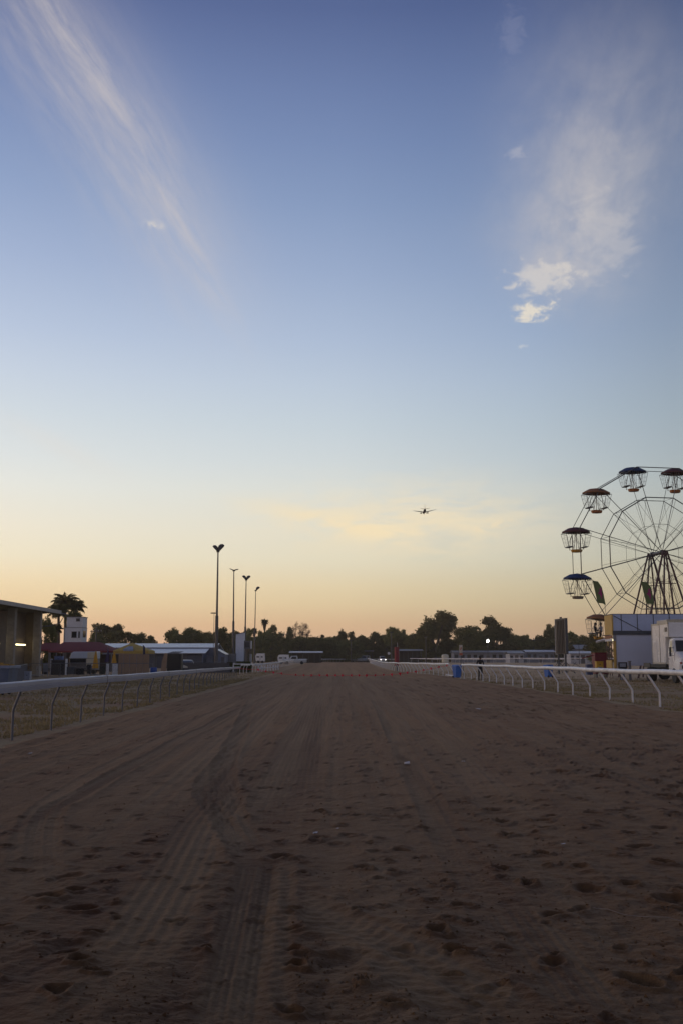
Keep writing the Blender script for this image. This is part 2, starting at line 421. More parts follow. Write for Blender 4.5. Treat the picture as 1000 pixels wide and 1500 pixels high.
# ragged edges
edge = (np.minimum(TX-xl(TY), xr(TY)-TX))
jag = 0.25*fbm(TX*0.0+TY*0.7, TX*0.2, 4, 77)
TZ0 = 0.85*smooth(110, 270, TY)
wx = TX+0.15*fbm(TX*2, TY*2, 3, 5); wy = TY+0.15*fbm(TX*2, TY*2, 3, 6)
vx = TX+0.07*fbm(TX*7, TY*7, 3, 65)+0.1*fbm(TX*2, TY*2, 2, 66); vy = TY+0.07*fbm(TX*7, TY*7, 3, 67)+0.1*fbm(TX*2, TY*2, 2, 68)
loose = np.clip(0.50+0.55*fbm(TX*0.35, TY*0.12, 3, 8)+0.42*smooth(0, 4.5, TX)+0.30*smooth(8.5, 5.0, TY), 0.15, 1.2)
compact = np.zeros_like(TX); rut = np.zeros_like(TX); tread = np.zeros_like(TX)
def track_line(pts, w, k=1.0, depth=0.018, ribs=5, lug=False):
    """one wheel mark along a path on the ground"""
    global compact, rut, tread
    p = np.array([gnd(*q) for q in pts])
    # resample smooth (Catmull-Rom)
    q = []
    for i in range(len(p)-1):
        p0 = p[max(i-1, 0)]; p1 = p[i]; p2 = p[i+1]; p3 = p[min(i+2, len(p)-1)]
        for t_ in np.linspace(0, 1, 7)[:-1]:
            q.append(0.5*((2*p1)+(-p0+p2)*t_+(2*p0-5*p1+4*p2-p3)*t_**2+(-p0+3*p1-3*p2+p3)*t_**3))
    q.append(p[-1]); q = np.array(q)
    lo = q.min(0)-1; hi = q.max(0)+1
    rows = np.where((ty > lo[1]) & (ty < hi[1]))[0]
    if len(rows) == 0: return
    sl = slice(rows[0], rows[-1]+1)
    X, Yv = TX[sl], TY[sl]
    best = np.full(X.shape, 1e9); sg = np.zeros(X.shape); al = np.zeros(X.shape); acc = 0
    for i in range(len(q)-1):
        a, d = q[i], q[i+1]-q[i]; L2 = max(d@d, 1e-9); Ld = math.sqrt(L2)
        tt = np.clip(((X-a[0])*d[0]+(Yv-a[1])*d[1])/L2, 0, 1)
        ex = X-(a[0]+tt*d[0]); ey = Yv-(a[1]+tt*d[1]); dd = ex*ex+ey*ey
        c = dd < best; best = np.where(c, dd, best)
        sg = np.where(c, (ex*d[1]-ey*d[0])/Ld, sg); al = np.where(c, acc+tt*Ld, al); acc += Ld
    dist = np.sqrt(best)+0.03*fbm(X*9, Yv*9, 3, 3)
    e0 = smooth(0, 0.22, al/acc)*smooth(0, 0.18, 1-al/acc)
    inside = (1-smooth(w*0.34, w*0.64, dist))*e0*k
    compact[sl] = np.maximum(compact[sl], inside)
    rut[sl] += -0.50*depth*inside+0.45*depth*k*e0*np.exp(-((dist-w*0.62)/(w*0.14))**2)
    tr_ = np.cos(sg/w*2*math.pi*(ribs+1.5))*0.0050
    if lug: tr_ = 0.003*np.sin((al+np.abs(sg)*0.8)*2*math.pi/0.11)
    tread[sl] += tr_*inside
    return
TR = [
 ([(372, 1020), (350, 1075), (332, 1112), (327, 1140), (334, 1185), (350, 1228), (372, 1262), (405, 1292), (450, 1330), (500, 1376)], 0.30, 1.0, 0.024, 4, False),
 ([(350, 1085), (318, 1122), (298, 1150), (299, 1170), (318, 1196), (345, 1240), (372, 1290)], 0.20, 0.9, 0.020, 3, False),
 ([(468, 1010), (446, 1080), (425, 1150), (408, 1215), (398, 1270)], 0.75, 0.95, 0.014, 9, False),
 ([(500, 1000), (478, 1060), (462, 1120), (448, 1180)], 0.25, 0.6, 0.012, 3, False),
 ([(395, 1020), (300, 1068), (200, 1122), (120, 1168), (78, 1190), (64, 1230), (66, 1300), (90, 1370), (110, 1420)], 0.26, 0.9, 0.020, 4, False),
 ([(365, 1020), (270, 1068), (165, 1122), (72, 1180), (40, 1230), (35, 1300), (45, 1380), (50, 1470)], 0.22, 0.7, 0.018, 4, True),
 ([(430, 1010), (372, 1060), (310, 1120), (230, 1200), (150, 1290)], 0.8, 0.75, 0.012, 4, False),
 ([(380, 1260), (366, 1330), (352, 1400), (338, 1470), (330, 1540)], 0.27, 0.95, 0.022, 5, False),
 ([(410, 1250), (402, 1330), (395, 1400), (388, 1470), (384, 1540)], 0.22, 0.8, 0.016, 4, True),
 ([(340, 1160), (300, 1210), (270, 1270), (235, 1330), (190, 1400), (150, 1460)], 0.45, 0.8, 0.012, 4, False),
 ([(540, 1010), (566, 1060), (598, 1120), (640, 1200), (690, 1290), (760, 1400), (820, 1490)], 0.26, 0.75, 0.014, 4, False),
 ([(556, 1040), (580, 1100), (612, 1165), (650, 1245), (690, 1330)], 0.20, 0.6, 0.012, 3, False),
 ([(592, 1010), (634, 1060), (690, 1120), (760, 1210), (815, 1300)], 0.6, 0.6, 0.010, 4, False),
 ([(440, 1330), (520, 1360), (610, 1400), (700, 1450), (770, 1500)], 0.30, 0.8, 0.018, 4, True),
 ([(400, 1300), (470, 1345), (560, 1400), (650, 1460), (720, 1520)], 0.30, 0.7, 0.016, 4, True),
 ([(745, 1330), (790, 1390), (835, 1440), (880, 1500)], 0.35, 0.6, 0.012, 5, False),
 ([(0, 1160), (90, 1120), (190, 1080), (290, 1040), (370, 1010)], 0.35, 0.45, 0.012, 4, False),
 ([(0, 1330), (60, 1270), (130, 1200), (220, 1130), (330, 1060), (420, 1005)], 0.30, 0.5, 0.012, 4, False),
 ([(486, 985), (470, 1010), (440, 1060), (410, 1110)], 0.6, 0.5, 0.010, 4, False),
 ([(515, 980), (540, 1005), (566, 1035), (600, 1080), (640, 1150)], 0.7, 0.6, 0.012, 4, False),
 ([(480, 975), (450, 990), (400, 1015)], 0.8, 0.5, 0.012, 4, False),
]
for a in TR: track_line(*a)
near = 1-smooth(25, 90, TY)*0.35
rough_k = (1-0.75*compact)*loose
H = 0.045*fbm(TX*0.45, TY*0.22, 3, 11)
H += rough_k*(0.020*fbm(wx*1.9, wy*2.8, 4, 12, 0.6)+0.016*fbm(wx*9, wy*9, 3, 15, 0.65))
H += rough_k*(0.062*pits(vx, vy, 0.56, 0.50, 0.070, 3)+0.058*pits(vx, vy, 0.31, 0.62, 0.045, 9)+0.035*pits(vx, vy, 1.1, 0.25, 0.12, 14)+0.014*np.maximum(0, fbm(vx*11, vy*11, 3, 91)))
H += rut+tread+0.016*fbm(TX*4.5, TY*0.04, 3, 41)*(1-0.6*compact)
# far away the surface is harrowed along its length
H += 0.05*fbm(TX*0.9, TY*0.02, 3, 40)*smooth(30, 120, TY)
ef = smooth(-0.05, 0.7, edge+jag)
TZ = TZ0+(H+0.03)*ef-0.11*(1-ef)
def track_material():
    m = bpy.data.materials.new('reddish_loam'); m.use_nodes = True
    T = NT(m.node_tree); T.n.clear()
    out = T.new('ShaderNodeOutputMaterial'); b = T.new('ShaderNodeBsdfPrincipled'); T.l.new(b.outputs[0], out.inputs[0])
    tcn = T.new('ShaderNodeTexCoord'); v = tcn.outputs['Object']
    at_ = T.new('ShaderNodeAttribute', attribute_name='compact')
    n0 = T.noise(v, 0.22, 5, 0.6); n1 = T.noise(v, 1.6, 7, 0.7); n2 = T.noise(v, 22, 6, 0.75)
    lo = T.ramp(n1, [(0.28, (0.074, 0.038, 0.0155)), (0.5, (0.094, 0.052, 0.0225)), (0.75, (0.116, 0.068, 0.032))])
    cp = T.ramp(n1, [(0.3, (0.165, 0.107, 0.052)), (0.7, (0.198, 0.132, 0.067))])
    c = T.mix(T.m('MULTIPLY', at_.outputs['Fac'], 0.9, clamp=True), lo, cp)
    c = T.mix(T.sstep(n0, 0.42, 0.66, 0, 0.55), c, (0.125, 0.078, 0.044))
    sx = T.new('ShaderNodeSeparateXYZ'); T.l.new(v, sx.inputs[0])
    n4 = T.noise(T.vec(T.m('MULTIPLY', sx.outputs[0], 1.25), T.m('MULTIPLY', sx.outputs[1], 0.022)), 1.3, 5, 0.6)
    c = T.mix(T.sstep(n4, 0.50, 0.64, 0, 0.9), c, (0.066, 0.030, 0.013))
    c = T.mix(T.sstep(n4, 0.48, 0.34, 0, 0.75), c, (0.150, 0.100, 0.052))
    c = T.mix(T.sstep(n2, 0.38, 0.66, 0.0, 0.5), c, (0.055, 0.029, 0.016))
    T.put(b.inputs['Base Color'], c)
    b.inputs['Roughness'].default_value = 0.9; b.inputs['Specular IOR Level'].default_value = 0.15
    b.inputs['Sheen Weight'].default_value = 0.22; b.inputs['Sheen Roughness'].default_value = 0.34; b.inputs['Sheen Tint'].default_value = (1.0, 0.70, 0.50, 1)
    bn = T.new('ShaderNodeBump'); bn.inputs['Strength'].default_value = 0.9; bn.inputs['Distance'].default_value = 0.014
    T.l.new(n2, bn.inputs['Height'])
    bn2 = T.new('ShaderNodeBump'); bn2.inputs['Strength'].default_value = 0.6; bn2.inputs['Distance'].default_value = 0.05
    T.l.new(n1, bn2.inputs['Height']); T.l.new(bn.outputs[0], bn2.inputs['Normal']); T.l.new(bn2.outputs[0], b.inputs['Normal'])
    return m
me = npmesh('track', np.stack([TX.ravel(), TY.ravel(), TZ.ravel()], 1), grid_faces(*TX.shape), track_material())
at_c = me.attributes.new('compact', 'FLOAT', 'POINT'); at_c.data.foreach_set('value', compact.astype(np.float32).ravel())
to = bpy.data.objects.new('track', me); COL.objects.link(to); to['kind'] = 'structure'

# loose clods and grit lying on the churned soil
def clods():
    rows = np.where((ty > 3.2) & (ty < 34))[0]; n = 26000
    i = rng.choice(rows, n); j = rng.integers(3, nc-3, n); x, y, z = TX[i, j], TY[i, j], TZ[i, j]
    keep = (compact[i, j] < .35) & (fbm(x*1.1, y*1.1, 3, 121)+.35*loose[i, j] > .12+.25*rng.random(n)) & (edge[i, j] > .2)
    x, y, z = x[keep], y[keep], z[keep]; n = len(x); r = (.0025+.008*rng.random(n)**3)*(1+y*.022)
    o6 = np.array([(1, 0, 0), (-1, 0, 0), (0, 1, 0), (0, -1, 0), (0, 0, .8), (0, 0, -.8)], float)
    V = o6[None]*r[:, None, None]*(.6+.8*rng.random((n, 6, 3)))+np.stack([x, y, z-r*.05], 1)[:, None, :]+.35*r[:, None, None]*rng.normal(size=(n, 6, 3))
    f = np.array([(0, 2, 4), (2, 1, 4), (1, 3, 4), (3, 0, 4), (2, 0, 5), (1, 2, 5), (3, 1, 5), (0, 3, 5)])
    o = bpy.data.objects.new('clods', npmesh('clods', V.reshape(-1, 3), (f[None]+6*np.arange(n)[:, None, None]).reshape(-1, 3), to.data.materials[0], False)); COL.objects.link(o)
    tag(o, 'small loose clods and grit scattered over the churned dirt', 'soil', kind='stuff')
clods()

# distant hill
hb = MB(); hp = [(-640, 0), (-560, 30), (-500, 50), (-450, 58), (-400, 52), (-350, 30), (-300, 12), (-260, 0)]
n_ = len(hp); vs = []
for k, (yy, s_) in enumerate([(2500, 0.0), (2700, 0.75), (2900, 1.0), (3300, 0.5), (3600, 0.0)]): vs += [(x, yy, z*s_) for x, z in hp]
hb.add(vs, [(k*n_+i, k*n_+i+1, (k+1)*n_+i+1, (k+1)*n_+i) for k in range(4) for i in range(n_-1)], True)
ho = hb.build('hill', mat('hill_scrub', (0.14, 0.14, 0.15), 0.95, scale=0.01)); ho['kind'] = 'structure'

# dry grass along both verges
def grass():
    n = 52000
    pick = rng.random(n) < 0.5
    y = np.where(rng.random(n) < 0.75, 14+70*rng.random(n)**1.4, 14+120*rng.random(n))
    xL = xl(y)-0.25-rng.random(n)**1.3*np.minimum(11, 2+y*0.16)
    xR = 10.25+rng.random(n)**1.3*np.minimum(16, 3+y*0.16)
    x = np.where(pick, xL, xR)
    keep = fbm(x*0.5, y*0.35, 4, 55) > np.where(pick, -0.22, -0.02)
    x, y = x[keep], y[keep]; n = len(x)
    h = (0.015+0.06*rng.random(n))*np.where(rng.random(n) < 0.06, 1.8, 1); w = 0.010+0.014*rng.random(n)+0.0004*y
    a = rng.random(n)*6.283; lx = (rng.random(n)-0.5)*0.12; ly = (rng.random(n)-0.5)*0.12
    z = 0.85*smooth(110, 270, y)-0.06
    V = np.zeros((n, 3, 3)); ca, sa = np.cos(a)*w, np.sin(a)*w
    V[:, 0] = np.stack([x-ca, y-sa, z], 1); V[:, 1] = np.stack([x+ca, y+sa, z], 1); V[:, 2] = np.stack([x+lx, y+ly, z+0.03+h], 1)
    o = bpy.data.objects.new('grass', npmesh('grass', V.reshape(-1, 3), np.arange(n*3).reshape(-1, 3), L_grass, False))
    COL.objects.link(o); tag(o, 'short dry grass along the verges behind the rails', 'grass', kind='stuff')
grass()

# ================================================================== running rails
def resample(path, step):
    p = [Vector(q) for q in path]; out = []
    for i in range(len(p)-1):
        p0, p1, p2, p3 = p[max(i-1, 0)], p[i], p[i+1], p[min(i+2, len(p)-1)]
        n = max(1, int((p2-p1).length/step))
        for k in range(n):
            t = k/n
            out.append(0.5*((2*p1)+(p2-p0)*t+(2*p0-5*p1+4*p2-p3)*t*t+(3*p1-p0-3*p2+p3)*t**3))
    out.append(p[-1]); return out
def sweep(mb, pts, prof, smooth_=True):
    """carry a cross-section (sideways, up) along a path"""
    n = len(prof); vs = []
    for i, p in enumerate(pts):
        d = (pts[min(i+1, len(pts)-1)]-pts[max(i-1, 0)]); d.z = 0; d.normalize()
        s_ = Vector((d.y, -d.x, 0))
        for u, w in prof: vs.append(p+s_*u+Vector((0, 0, w)))
    fs = [(i*n+k, i*n+(k+1) % n, (i+1)*n+(k+1) % n, (i+1)*n+k) for i in range(len(pts)-1) for k in range(n)]
    fs += [tuple(range(n))[::-1], tuple((len(pts)-1)*n+k for k in range(n))]
    mb.add(vs, fs, smooth_)
def running_rail(label, path, height, lean, over, spacing, prof, m_rail, m_post, post_r, wob=0.012, gap_posts=(), maxp=100, joint=0, first=0.0):
    """white gooseneck running rail: posts bend over so that the rail overhangs the track. lean +1 leans to +X"""
    root = thing('running_rail', label, 'running rail', path[0], 0, 'running rails beside the track')
    o = Vector(path[0])
    pts = resample(path, 1.0)
    # arc length
    L = [0.0]
    for i in range(1, len(pts)): L.append(L[-1]+(pts[i]-pts[i-1]).length)
    def pos(s):
        s = min(max(s, 0), L[-1]); i = min(max(int(np.searchsorted(L, s))-1, 0), len(pts)-2)
        t = (s-L[i])/max(1e-6, L[i+1]-L[i]); d = (pts[i+1]-pts[i]).normalized()
        return pts[i].lerp(pts[i+1], t), d
    def hgt(s): return height(s) if callable(height) else height
    rp = []; s = 0.0
    while s < L[-1]:
        p, d = pos(s); side = Vector((d.y, -d.x, 0)).normalized()*(lean if d.y > 0 else -lean)
        ww = wob*math.sin(s*1.1)+wob*1.6*math.sin(s*0.41+1.3)
        rp.append(p+side*over+Vector((0.5*ww, 0, hgt(s)+ww))-o); s += 0.8
    p, d = pos(L[-1]); side = Vector((d.y, -d.x, 0)).normalized()*(lean if d.y > 0 else -lean)
    rp.append(p+side*over+Vector((0, 0, hgt(L[-1])))-o)
    mb = MB(); sweep(mb, rp, prof)
    mb.build('top_rail', m_rail, root, sharp=32)
    if joint:
        s = joint*0.6
        while s < L[-1]:
            i = min(int(s/0.8), len(rp)-2); q = rp[i]
            jb = MB(); sc_ = 1.06
            sweep(jb, [q, q.lerp(rp[i+1], 0.10)], [(u*sc_, (w+0.09)*sc_-0.09) for u, w in prof])
            jb.build('joint_sleeve', m_post, root); s += joint
    h0 = hgt(0)-0.10
    pm = MB()
    if lean > 0 and over < 0.3: c = [(0, 0, -0.1), (0, 0, h0*0.52), (0.012, 0, h0*0.57), (over, 0, h0)]
    else: c = [(0, 0, -0.1), (0, 0, h0*0.38), (over*0.10, 0, h0*0.46), (over*0.24, 0, h0*0.55), (over, 0, h0+0.04)]
    pm.tube(c, post_r, 8); me_ = pm.mesh('post', m_post)
    s = first; k = 0
    while s <= L[-1]+1e-3 and k < maxp:
        p, d = pos(s); ang = math.atan2(-d.x, d.y)
        po = bpy.data.objects.new('post', me_); COL.objects.link(po); po.parent = root
        po.location = p-o; po.rotation_euler = (random.uniform(-.02, .02), random.uniform(-.02, .02), ang+(0 if lean > 0 else math.pi)+random.uniform(-.05, .05))
        po.scale = (1, 1, hgt(s)/hgt(0))
        s += spacing; k += 1
    return root
OVAL = [(0.085*math.cos(t), -0.085+0.085*math.sin(t)) for t in np.linspace(0, 2*math.pi, 13)[:-1]]
FACET = [(-0.045, -0.185), (0.080, -0.188), (0.092, -0.116), (0.074, -0.108), (0.074, -0.098), (0.086, -0.090), (0.086, -0.022), (0.062, 0.0), (-0.03, 0.0)]
running_rail('nearest white running rail along the right edge of the track, posts leaning to the dirt', [(10.55, 14, 0), (10.55, 40, 0), (10.45, 60, 0), (10.3, 82.5, 0)],
             1.20, -1, 0.46, 3.12, OVAL, M_rail, M_wpost, 0.036, 0.008, first=0.9)
running_rail('white running rail beyond the gap with the blue bin, curving past the red padded post', [(10.3, 93, 0), (9.9, 100, 0), (8.8, 118, 0), (7.6, 138, 0.01), (6.95, 170, 0.12), (7.1, 250, 0.74), (9.0, 318, 0.85)],
             1.20, -1, 0.42, 3.1, OVAL, M_rail, M_wpost, 0.036, 0.012)
# free posts still standing in the gap
fp = MB().tube([(0, 0, -0.1), (0, 0, 0.42), (-0.045, 0, 0.50), (-0.10, 0, 0.60), (-0.42, 0, 1.10)], 0.036, 8).mesh('rail_post', M_wpost)
for y_, lb in ((84.6, 'white bent rail post standing alone nearest the near rail end'), (87.2, 'white bent rail post standing alone beside the blue bin'), (91.2, 'white bent rail post standing alone next to the farther rail end')):
    o = bpy.data.objects.new('rail_post', fp); COL.objects.link(o); o.location = (10.25, y_, 0); tag(o, lb, 'rail post', 'bare posts in the rail gap')
lp = MB(); lp.tube([(9.55, 92.5, 0.13), (10.35, 90.6, 0.10)], 0.075, 10)
tag(lp.build('loose_rail', M_rail), 'short white length of rail lying on the dirt beside the blue bin', 'rail piece')
running_rail('weathered pale rail on thin grey posts, along the left edge of the track', [(-6.30, 9, 0), (-6.38, 19, 0), (-6.7, 30, 0), (-7.35, 45, 0), (-8.5, 66, -0.02), (-10.1, 98, -0.06)],
             lambda s: 1.10-0.0022*max(0, s-12), 1, 0.17, 2.86, FACET, M_alu, M_post, 0.026, 0.004, joint=12.0, first=2.2)
running_rail('white running rail starting past the gap on the left and sweeping round the far bend', [(-11.4, 113, 0.0), (-10.8, 150, 0.04), (-10.4, 190, 0.4), (-9.6, 240, 0.75), (-6, 300, 0.85), (4, 332, 0.85), (16, 326, 0.85), (32, 290, 0.85), (62, 262, 0.85), (110, 240, 0.85)],
             1.05, 1, 0.17, 3.4, FACET, M_rail, M_wpost, 0.03, 0.01, first=0.4)
running_rail('inner white rail across the far side of the course, before the low white building', [(19, 276, 0.85), (36, 246, 0.85), (60, 225, 0.85), (105, 210, 0.85)],
             1.15, -1, 0.3, 3.6, OVAL, M_rail, M_wpost, 0.03, 0.01)

# ------------------------------------------------------------------ red pennants across the track
PEN = [(378.4, 982), (389.5, 984.5), (401, 986), (412, 987.5), (433.6, 989.8), (445, 990.7), (456.8, 992), (468, 992.8), (479, 993.4), (490.8, 993), (502, 992.8), (514, 992.8),
       (525.5, 992), (537, 992), (549, 991), (561.3, 989.6), (573, 988.9), (585.3, 987.8), (596, 986.2), (608, 985), (620, 982.7), (630.6, 980.1), (642.3, 978.1), (653.9, 975.9)]
bx_ = thing('bunting', 'string of small bright red pennants sagging across the dirt track', 'bunting', (0, 90, 0))
bp = [(-9.9, 90, 0.82)]
for px, py in PEN:
    Y = 90.0; x, y, z = at(px, py, Y); bp.append((x, 90, max(z, 0.10)+0.04))
bp.append((9.75, 91.5, 1.12))
MB().tube([(x, y-90, z) for x, y, z in bp], 0.012, 4).build('cord', M_pennant, bx_)
pg = MB(); pg.add([(-0.14, 0, 0), (0.14, 0, 0), (0, 0.03, -0.30), (-0.14, 0.012, 0), (0.14, 0.012, 0), (0, 0.042, -0.30)], [(0, 2, 1), (3, 4, 5), (0, 1, 4, 3), (1, 2, 5, 4), (2, 0, 3, 5)])
pme = pg.mesh('pennant', M_pennant)
for i, (x, y, z) in enumerate(bp[1:-1]):
    o = bpy.data.objects.new('pennant', pme); COL.objects.link(o); o.parent = bx_
    o.location = (x, 0, z+0.10); o.rotation_euler = (random.uniform(-.3, .3), random.uniform(-.4, .4), random.uniform(-.6, .6)); s_ = random.uniform(0.6, 0.95); o.scale = (s_, 1, s_)

# ================================================================== left side: grandstand
def grandstand():
    g = thing('grandstand', 'beige grandstand with tall square pillars under a deep sloping roof, left edge', 'grandstand', (-29, 90, 0))
    ox, oy = -29.0, 90.0
    M_slab = mat('dark_roof_sheet', (0.16, 0.165, 0.18), 0.45, wave=('Y', 1.6), bump=0.3)
    M_soff = mat('dark_soffit_boards', (0.10, 0.085, 0.07), 0.8)  # soffit boards in a plain dark brown
    M_back = mat('brown_back_wall', (0.20, 0.155, 0.115), 0.85, dirt=(0.13, 0.10, 0.08))
    r = MB(); x0, x1 = -45.0, -28.6    # roof rises toward the track
    for a, b, t in ((0, 1, 0),):
        r.prism([(x0-ox, 4.9), (x1-ox, 6.42), (x1-ox, 6.52), (x0-ox, 5.0)], 'y', 40-oy, 102.0-oy)
    r.build('roof', M_slab, g)
    f = MB(); f.box(-28.62-ox, -28.50-ox, 39.9-oy, 101.9-oy, 6.16, 6.50); f.build('fascia', mat('pale_fascia', (0.42, 0.40, 0.38), 0.6), g)
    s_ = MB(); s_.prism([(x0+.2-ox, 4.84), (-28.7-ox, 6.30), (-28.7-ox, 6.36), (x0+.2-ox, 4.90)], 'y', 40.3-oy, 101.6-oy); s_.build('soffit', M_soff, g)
    for y in (66, 74, 82, 90.2, 97.9):
        p = MB(); p.box(-30.0-ox, -29.3-ox, y-0.30-oy, y+0.30-oy, 0, 6.2); p.build('pillar', M_concrete, g, bevel=0.03)
    w = MB(); w.box(-31.2-ox, -31.0-ox, 40-oy, 98.9-oy, 0, 6.0); w.box(-45-ox, -31.2-ox, 98.2-oy, 98.45-oy, 0, 5.6); w.box(-31.0-ox, -30.0-ox, 98.5-oy, 98.7-oy, 0, 6.1); w.build('back_wall', M_back, g)
    fl = MB(); fl.box(-33-ox, -29-ox, 40-oy, 98-oy, 0, 0.16); fl.build('floor_slab', M_concrete, g)
    M_tube = mat('lit_fluorescent_tube', (0.9, 0.85, 0.6), 0.4, emit=((1.0, 0.83, 0.45), 5.0))
    for y in (96.3, 88.9):
        t = MB(); t.box(-30.98-ox, -30.86-ox, y-oy-1.75, y-oy+1.75, 2.88, 3.06); to_ = t.build('wall_light', mat('light_batten', (0.6, 0.58, 0.5), 0.5), g)
        u = MB(); u.tube([(-30.80-ox, y-oy-1.6, 2.97), (-30.80-ox, y-oy+1.6, 2.97)], 0.055, 8); u.build('tube', M_tube, to_)
    # bent steel outrigger at the end of the roof
    e = MB()
    e.tube([(-28.9-ox, 102-oy, 6.35), (-28.4-ox, 104.0-oy, 6.15)], 0.05, 6)
    e.tube([(-31-ox, 102-oy, 4.85), (-29.6-ox, 102-oy, 4.95), (-28.7-ox, 102.2-oy, 5.25), (-28.4-ox, 102.4-oy, 5.9), (-28.7-ox, 102-oy, 6.3)], 0.05, 6)
    e.build('outrigger', M_post, g)
    rl = MB(); rl.box(-29.9-ox, -29.86-ox, 60-oy, 98-oy, 1.0, 1.06); rl.box(-29.9-ox, -29.86-ox, 60-oy, 98-oy, .55, .6)
    for y in np.arange(60, 98, 2.0): rl.box(-29.9-ox, -29.86-ox, y-oy, y+0.05-oy, 0.16, 1.0)
    rl.build('handrail', M_steel, g)
grandstand()

# judges' tower behind the marquee
def stacked_tower():
    Y = 150; x0, _, zt = at(98, 904, Y); x1 = at(121.5, 904, Y)[0]; xl_ = at(94, 920, Y)[0]; zm = at(98, 919.5, Y)[2]
    g = thing('observation_tower', 'white two-level boxy tower with small dark windows, in front of the palm', 'tower', (x0, Y, 0))
    M = mat('white_tower_cladding', (0.62, 0.64, 0.68), 0.6, var=0.06, wave=('X', 3.0), bump=0.2)
    MB().box(xl_-x0, x1-x0-.02, 0, 3.0, 0, zm).build('lower_cabin', M, g, bevel=0.02)
    MB().box(0, x1-x0, 0.2, 2.8, zm, zt).build('upper_cabin', M, g, bevel=0.02)
    MB().box(-0.08, x1-x0+.1, 0.1, 2.9, zt, zt+0.08).build('roof', M_post, g)
    MB().box(xl_-x0-.05, x1-x0+.06, -0.05, 3.05, zm, zm+0.06).build('ledge', M_steel, g)
    for a, b, c, d in ((111.5, 906.2, 117, 909.6), (105.3, 925.6, 112.8, 933.6), (115.2, 925.6, 117.4, 933.8)):
        p = at(a, d, Y); q = at(c, b, Y)
        w = MB().box(p[0]-x0, q[0]-x0, -0.05 if b > 915 else 0.15, 0.02 if b > 915 else 0.22, p[2], q[2]).build('window', M_glass, g)
        fr = MB(); e = -0.07 if b > 915 else 0.13
        fr.box(p[0]-x0-.05, q[0]-x0+.05, e, e+.04, p[2]-.06, p[2]); fr.box(p[0]-x0-.05, q[0]-x0+.05, e, e+.04, q[2], q[2]+.06); fr.build('frame', M_steel, w)
    MB().box(x1-x0-0.04, x1-x0+0.02, 0.6, 2.2, 4.9, 5.9).build('window', M_glass, g)
    MB().tube([(-0.2, -0.1, 0), (-0.2, -0.1, zt-1)], 0.04, 6).build('downpipe', M_steel, g)
stacked_tower()

# maroon hipped marquees
def hip_roof(mb, x0, x1, y0, y1, z0, z1, rx0, rx1):
    ym = (y0+y1)/2
    v = [(x0, y0, z0), (x1, y0, z0), (x1, y1, z0), (x0, y1, z0), (rx0, ym, z1), (rx1, ym, z1),
         (x0, y0, z0-.18), (x1, y0, z0-.18), (x1, y1, z0-.18), (x0, y1, z0-.18)]
    mb.add(v, [(0, 1, 5, 4), (1, 2, 5), (2, 3, 4, 5), (3, 0, 4), (0, 6, 7, 1), (1, 7, 8, 2), (2, 8, 9, 3), (3, 9, 6, 0), (6, 9, 8, 7)])
M_maroon = mat('maroon_roof_sheet', (0.16, 0.035, 0.04), 0.85, spec=0.15, wave=('X', 2.2), bump=0.25)
def pavilion(px0, px1, pr0, pr1, ptop, peave, Y, dep, label, name='pavilion'):
    x0 = at(px0, peave, Y)[0]; x1 = at(px1, peave, Y)[0]; z0 = at(px0, peave, Y)[2]; zt = at(pr0, ptop, Y+dep/2)[2]
    k = (Y+dep/2)/Y
    g = thing(name, label, 'pavilion', (x0, Y, 0))
    mb = MB(); hip_roof(mb, 0, x1-x0, 0, dep, z0, zt, at(pr0, ptop, Y+dep/2)[0]-x0, at(pr1, ptop, Y+dep/2)[0]-x0)
    mb.build('roof', M_maroon, g)
    for i in range(5):
        x = (x1-x0)*(0.03+0.94*i/4)
        for yy in (0.25, dep-0.3): MB().box(x-0.06, x+0.06, yy-.06, yy+.06, 0, z0-.18).build('pillar', M_post, g)
    MB().box(0.3, x1-x0-0.3, dep-0.2, dep-0.05, 0, z0-0.4).build('back_wall', mat('dark_timber_wall', (0.07, 0.06, 0.055), 0.8), g)
    return g
pavilion(71, 166, 94, 146, 940.5, 953.5, 128, 7, 'long maroon hipped roof pavilion below the white boxy tower')
pavilion(50, 94, 66, 84, 941.5, 951.5, 136, 6, 'smaller maroon roof pavilion tucked between grandstand pillar and long maroon roof')

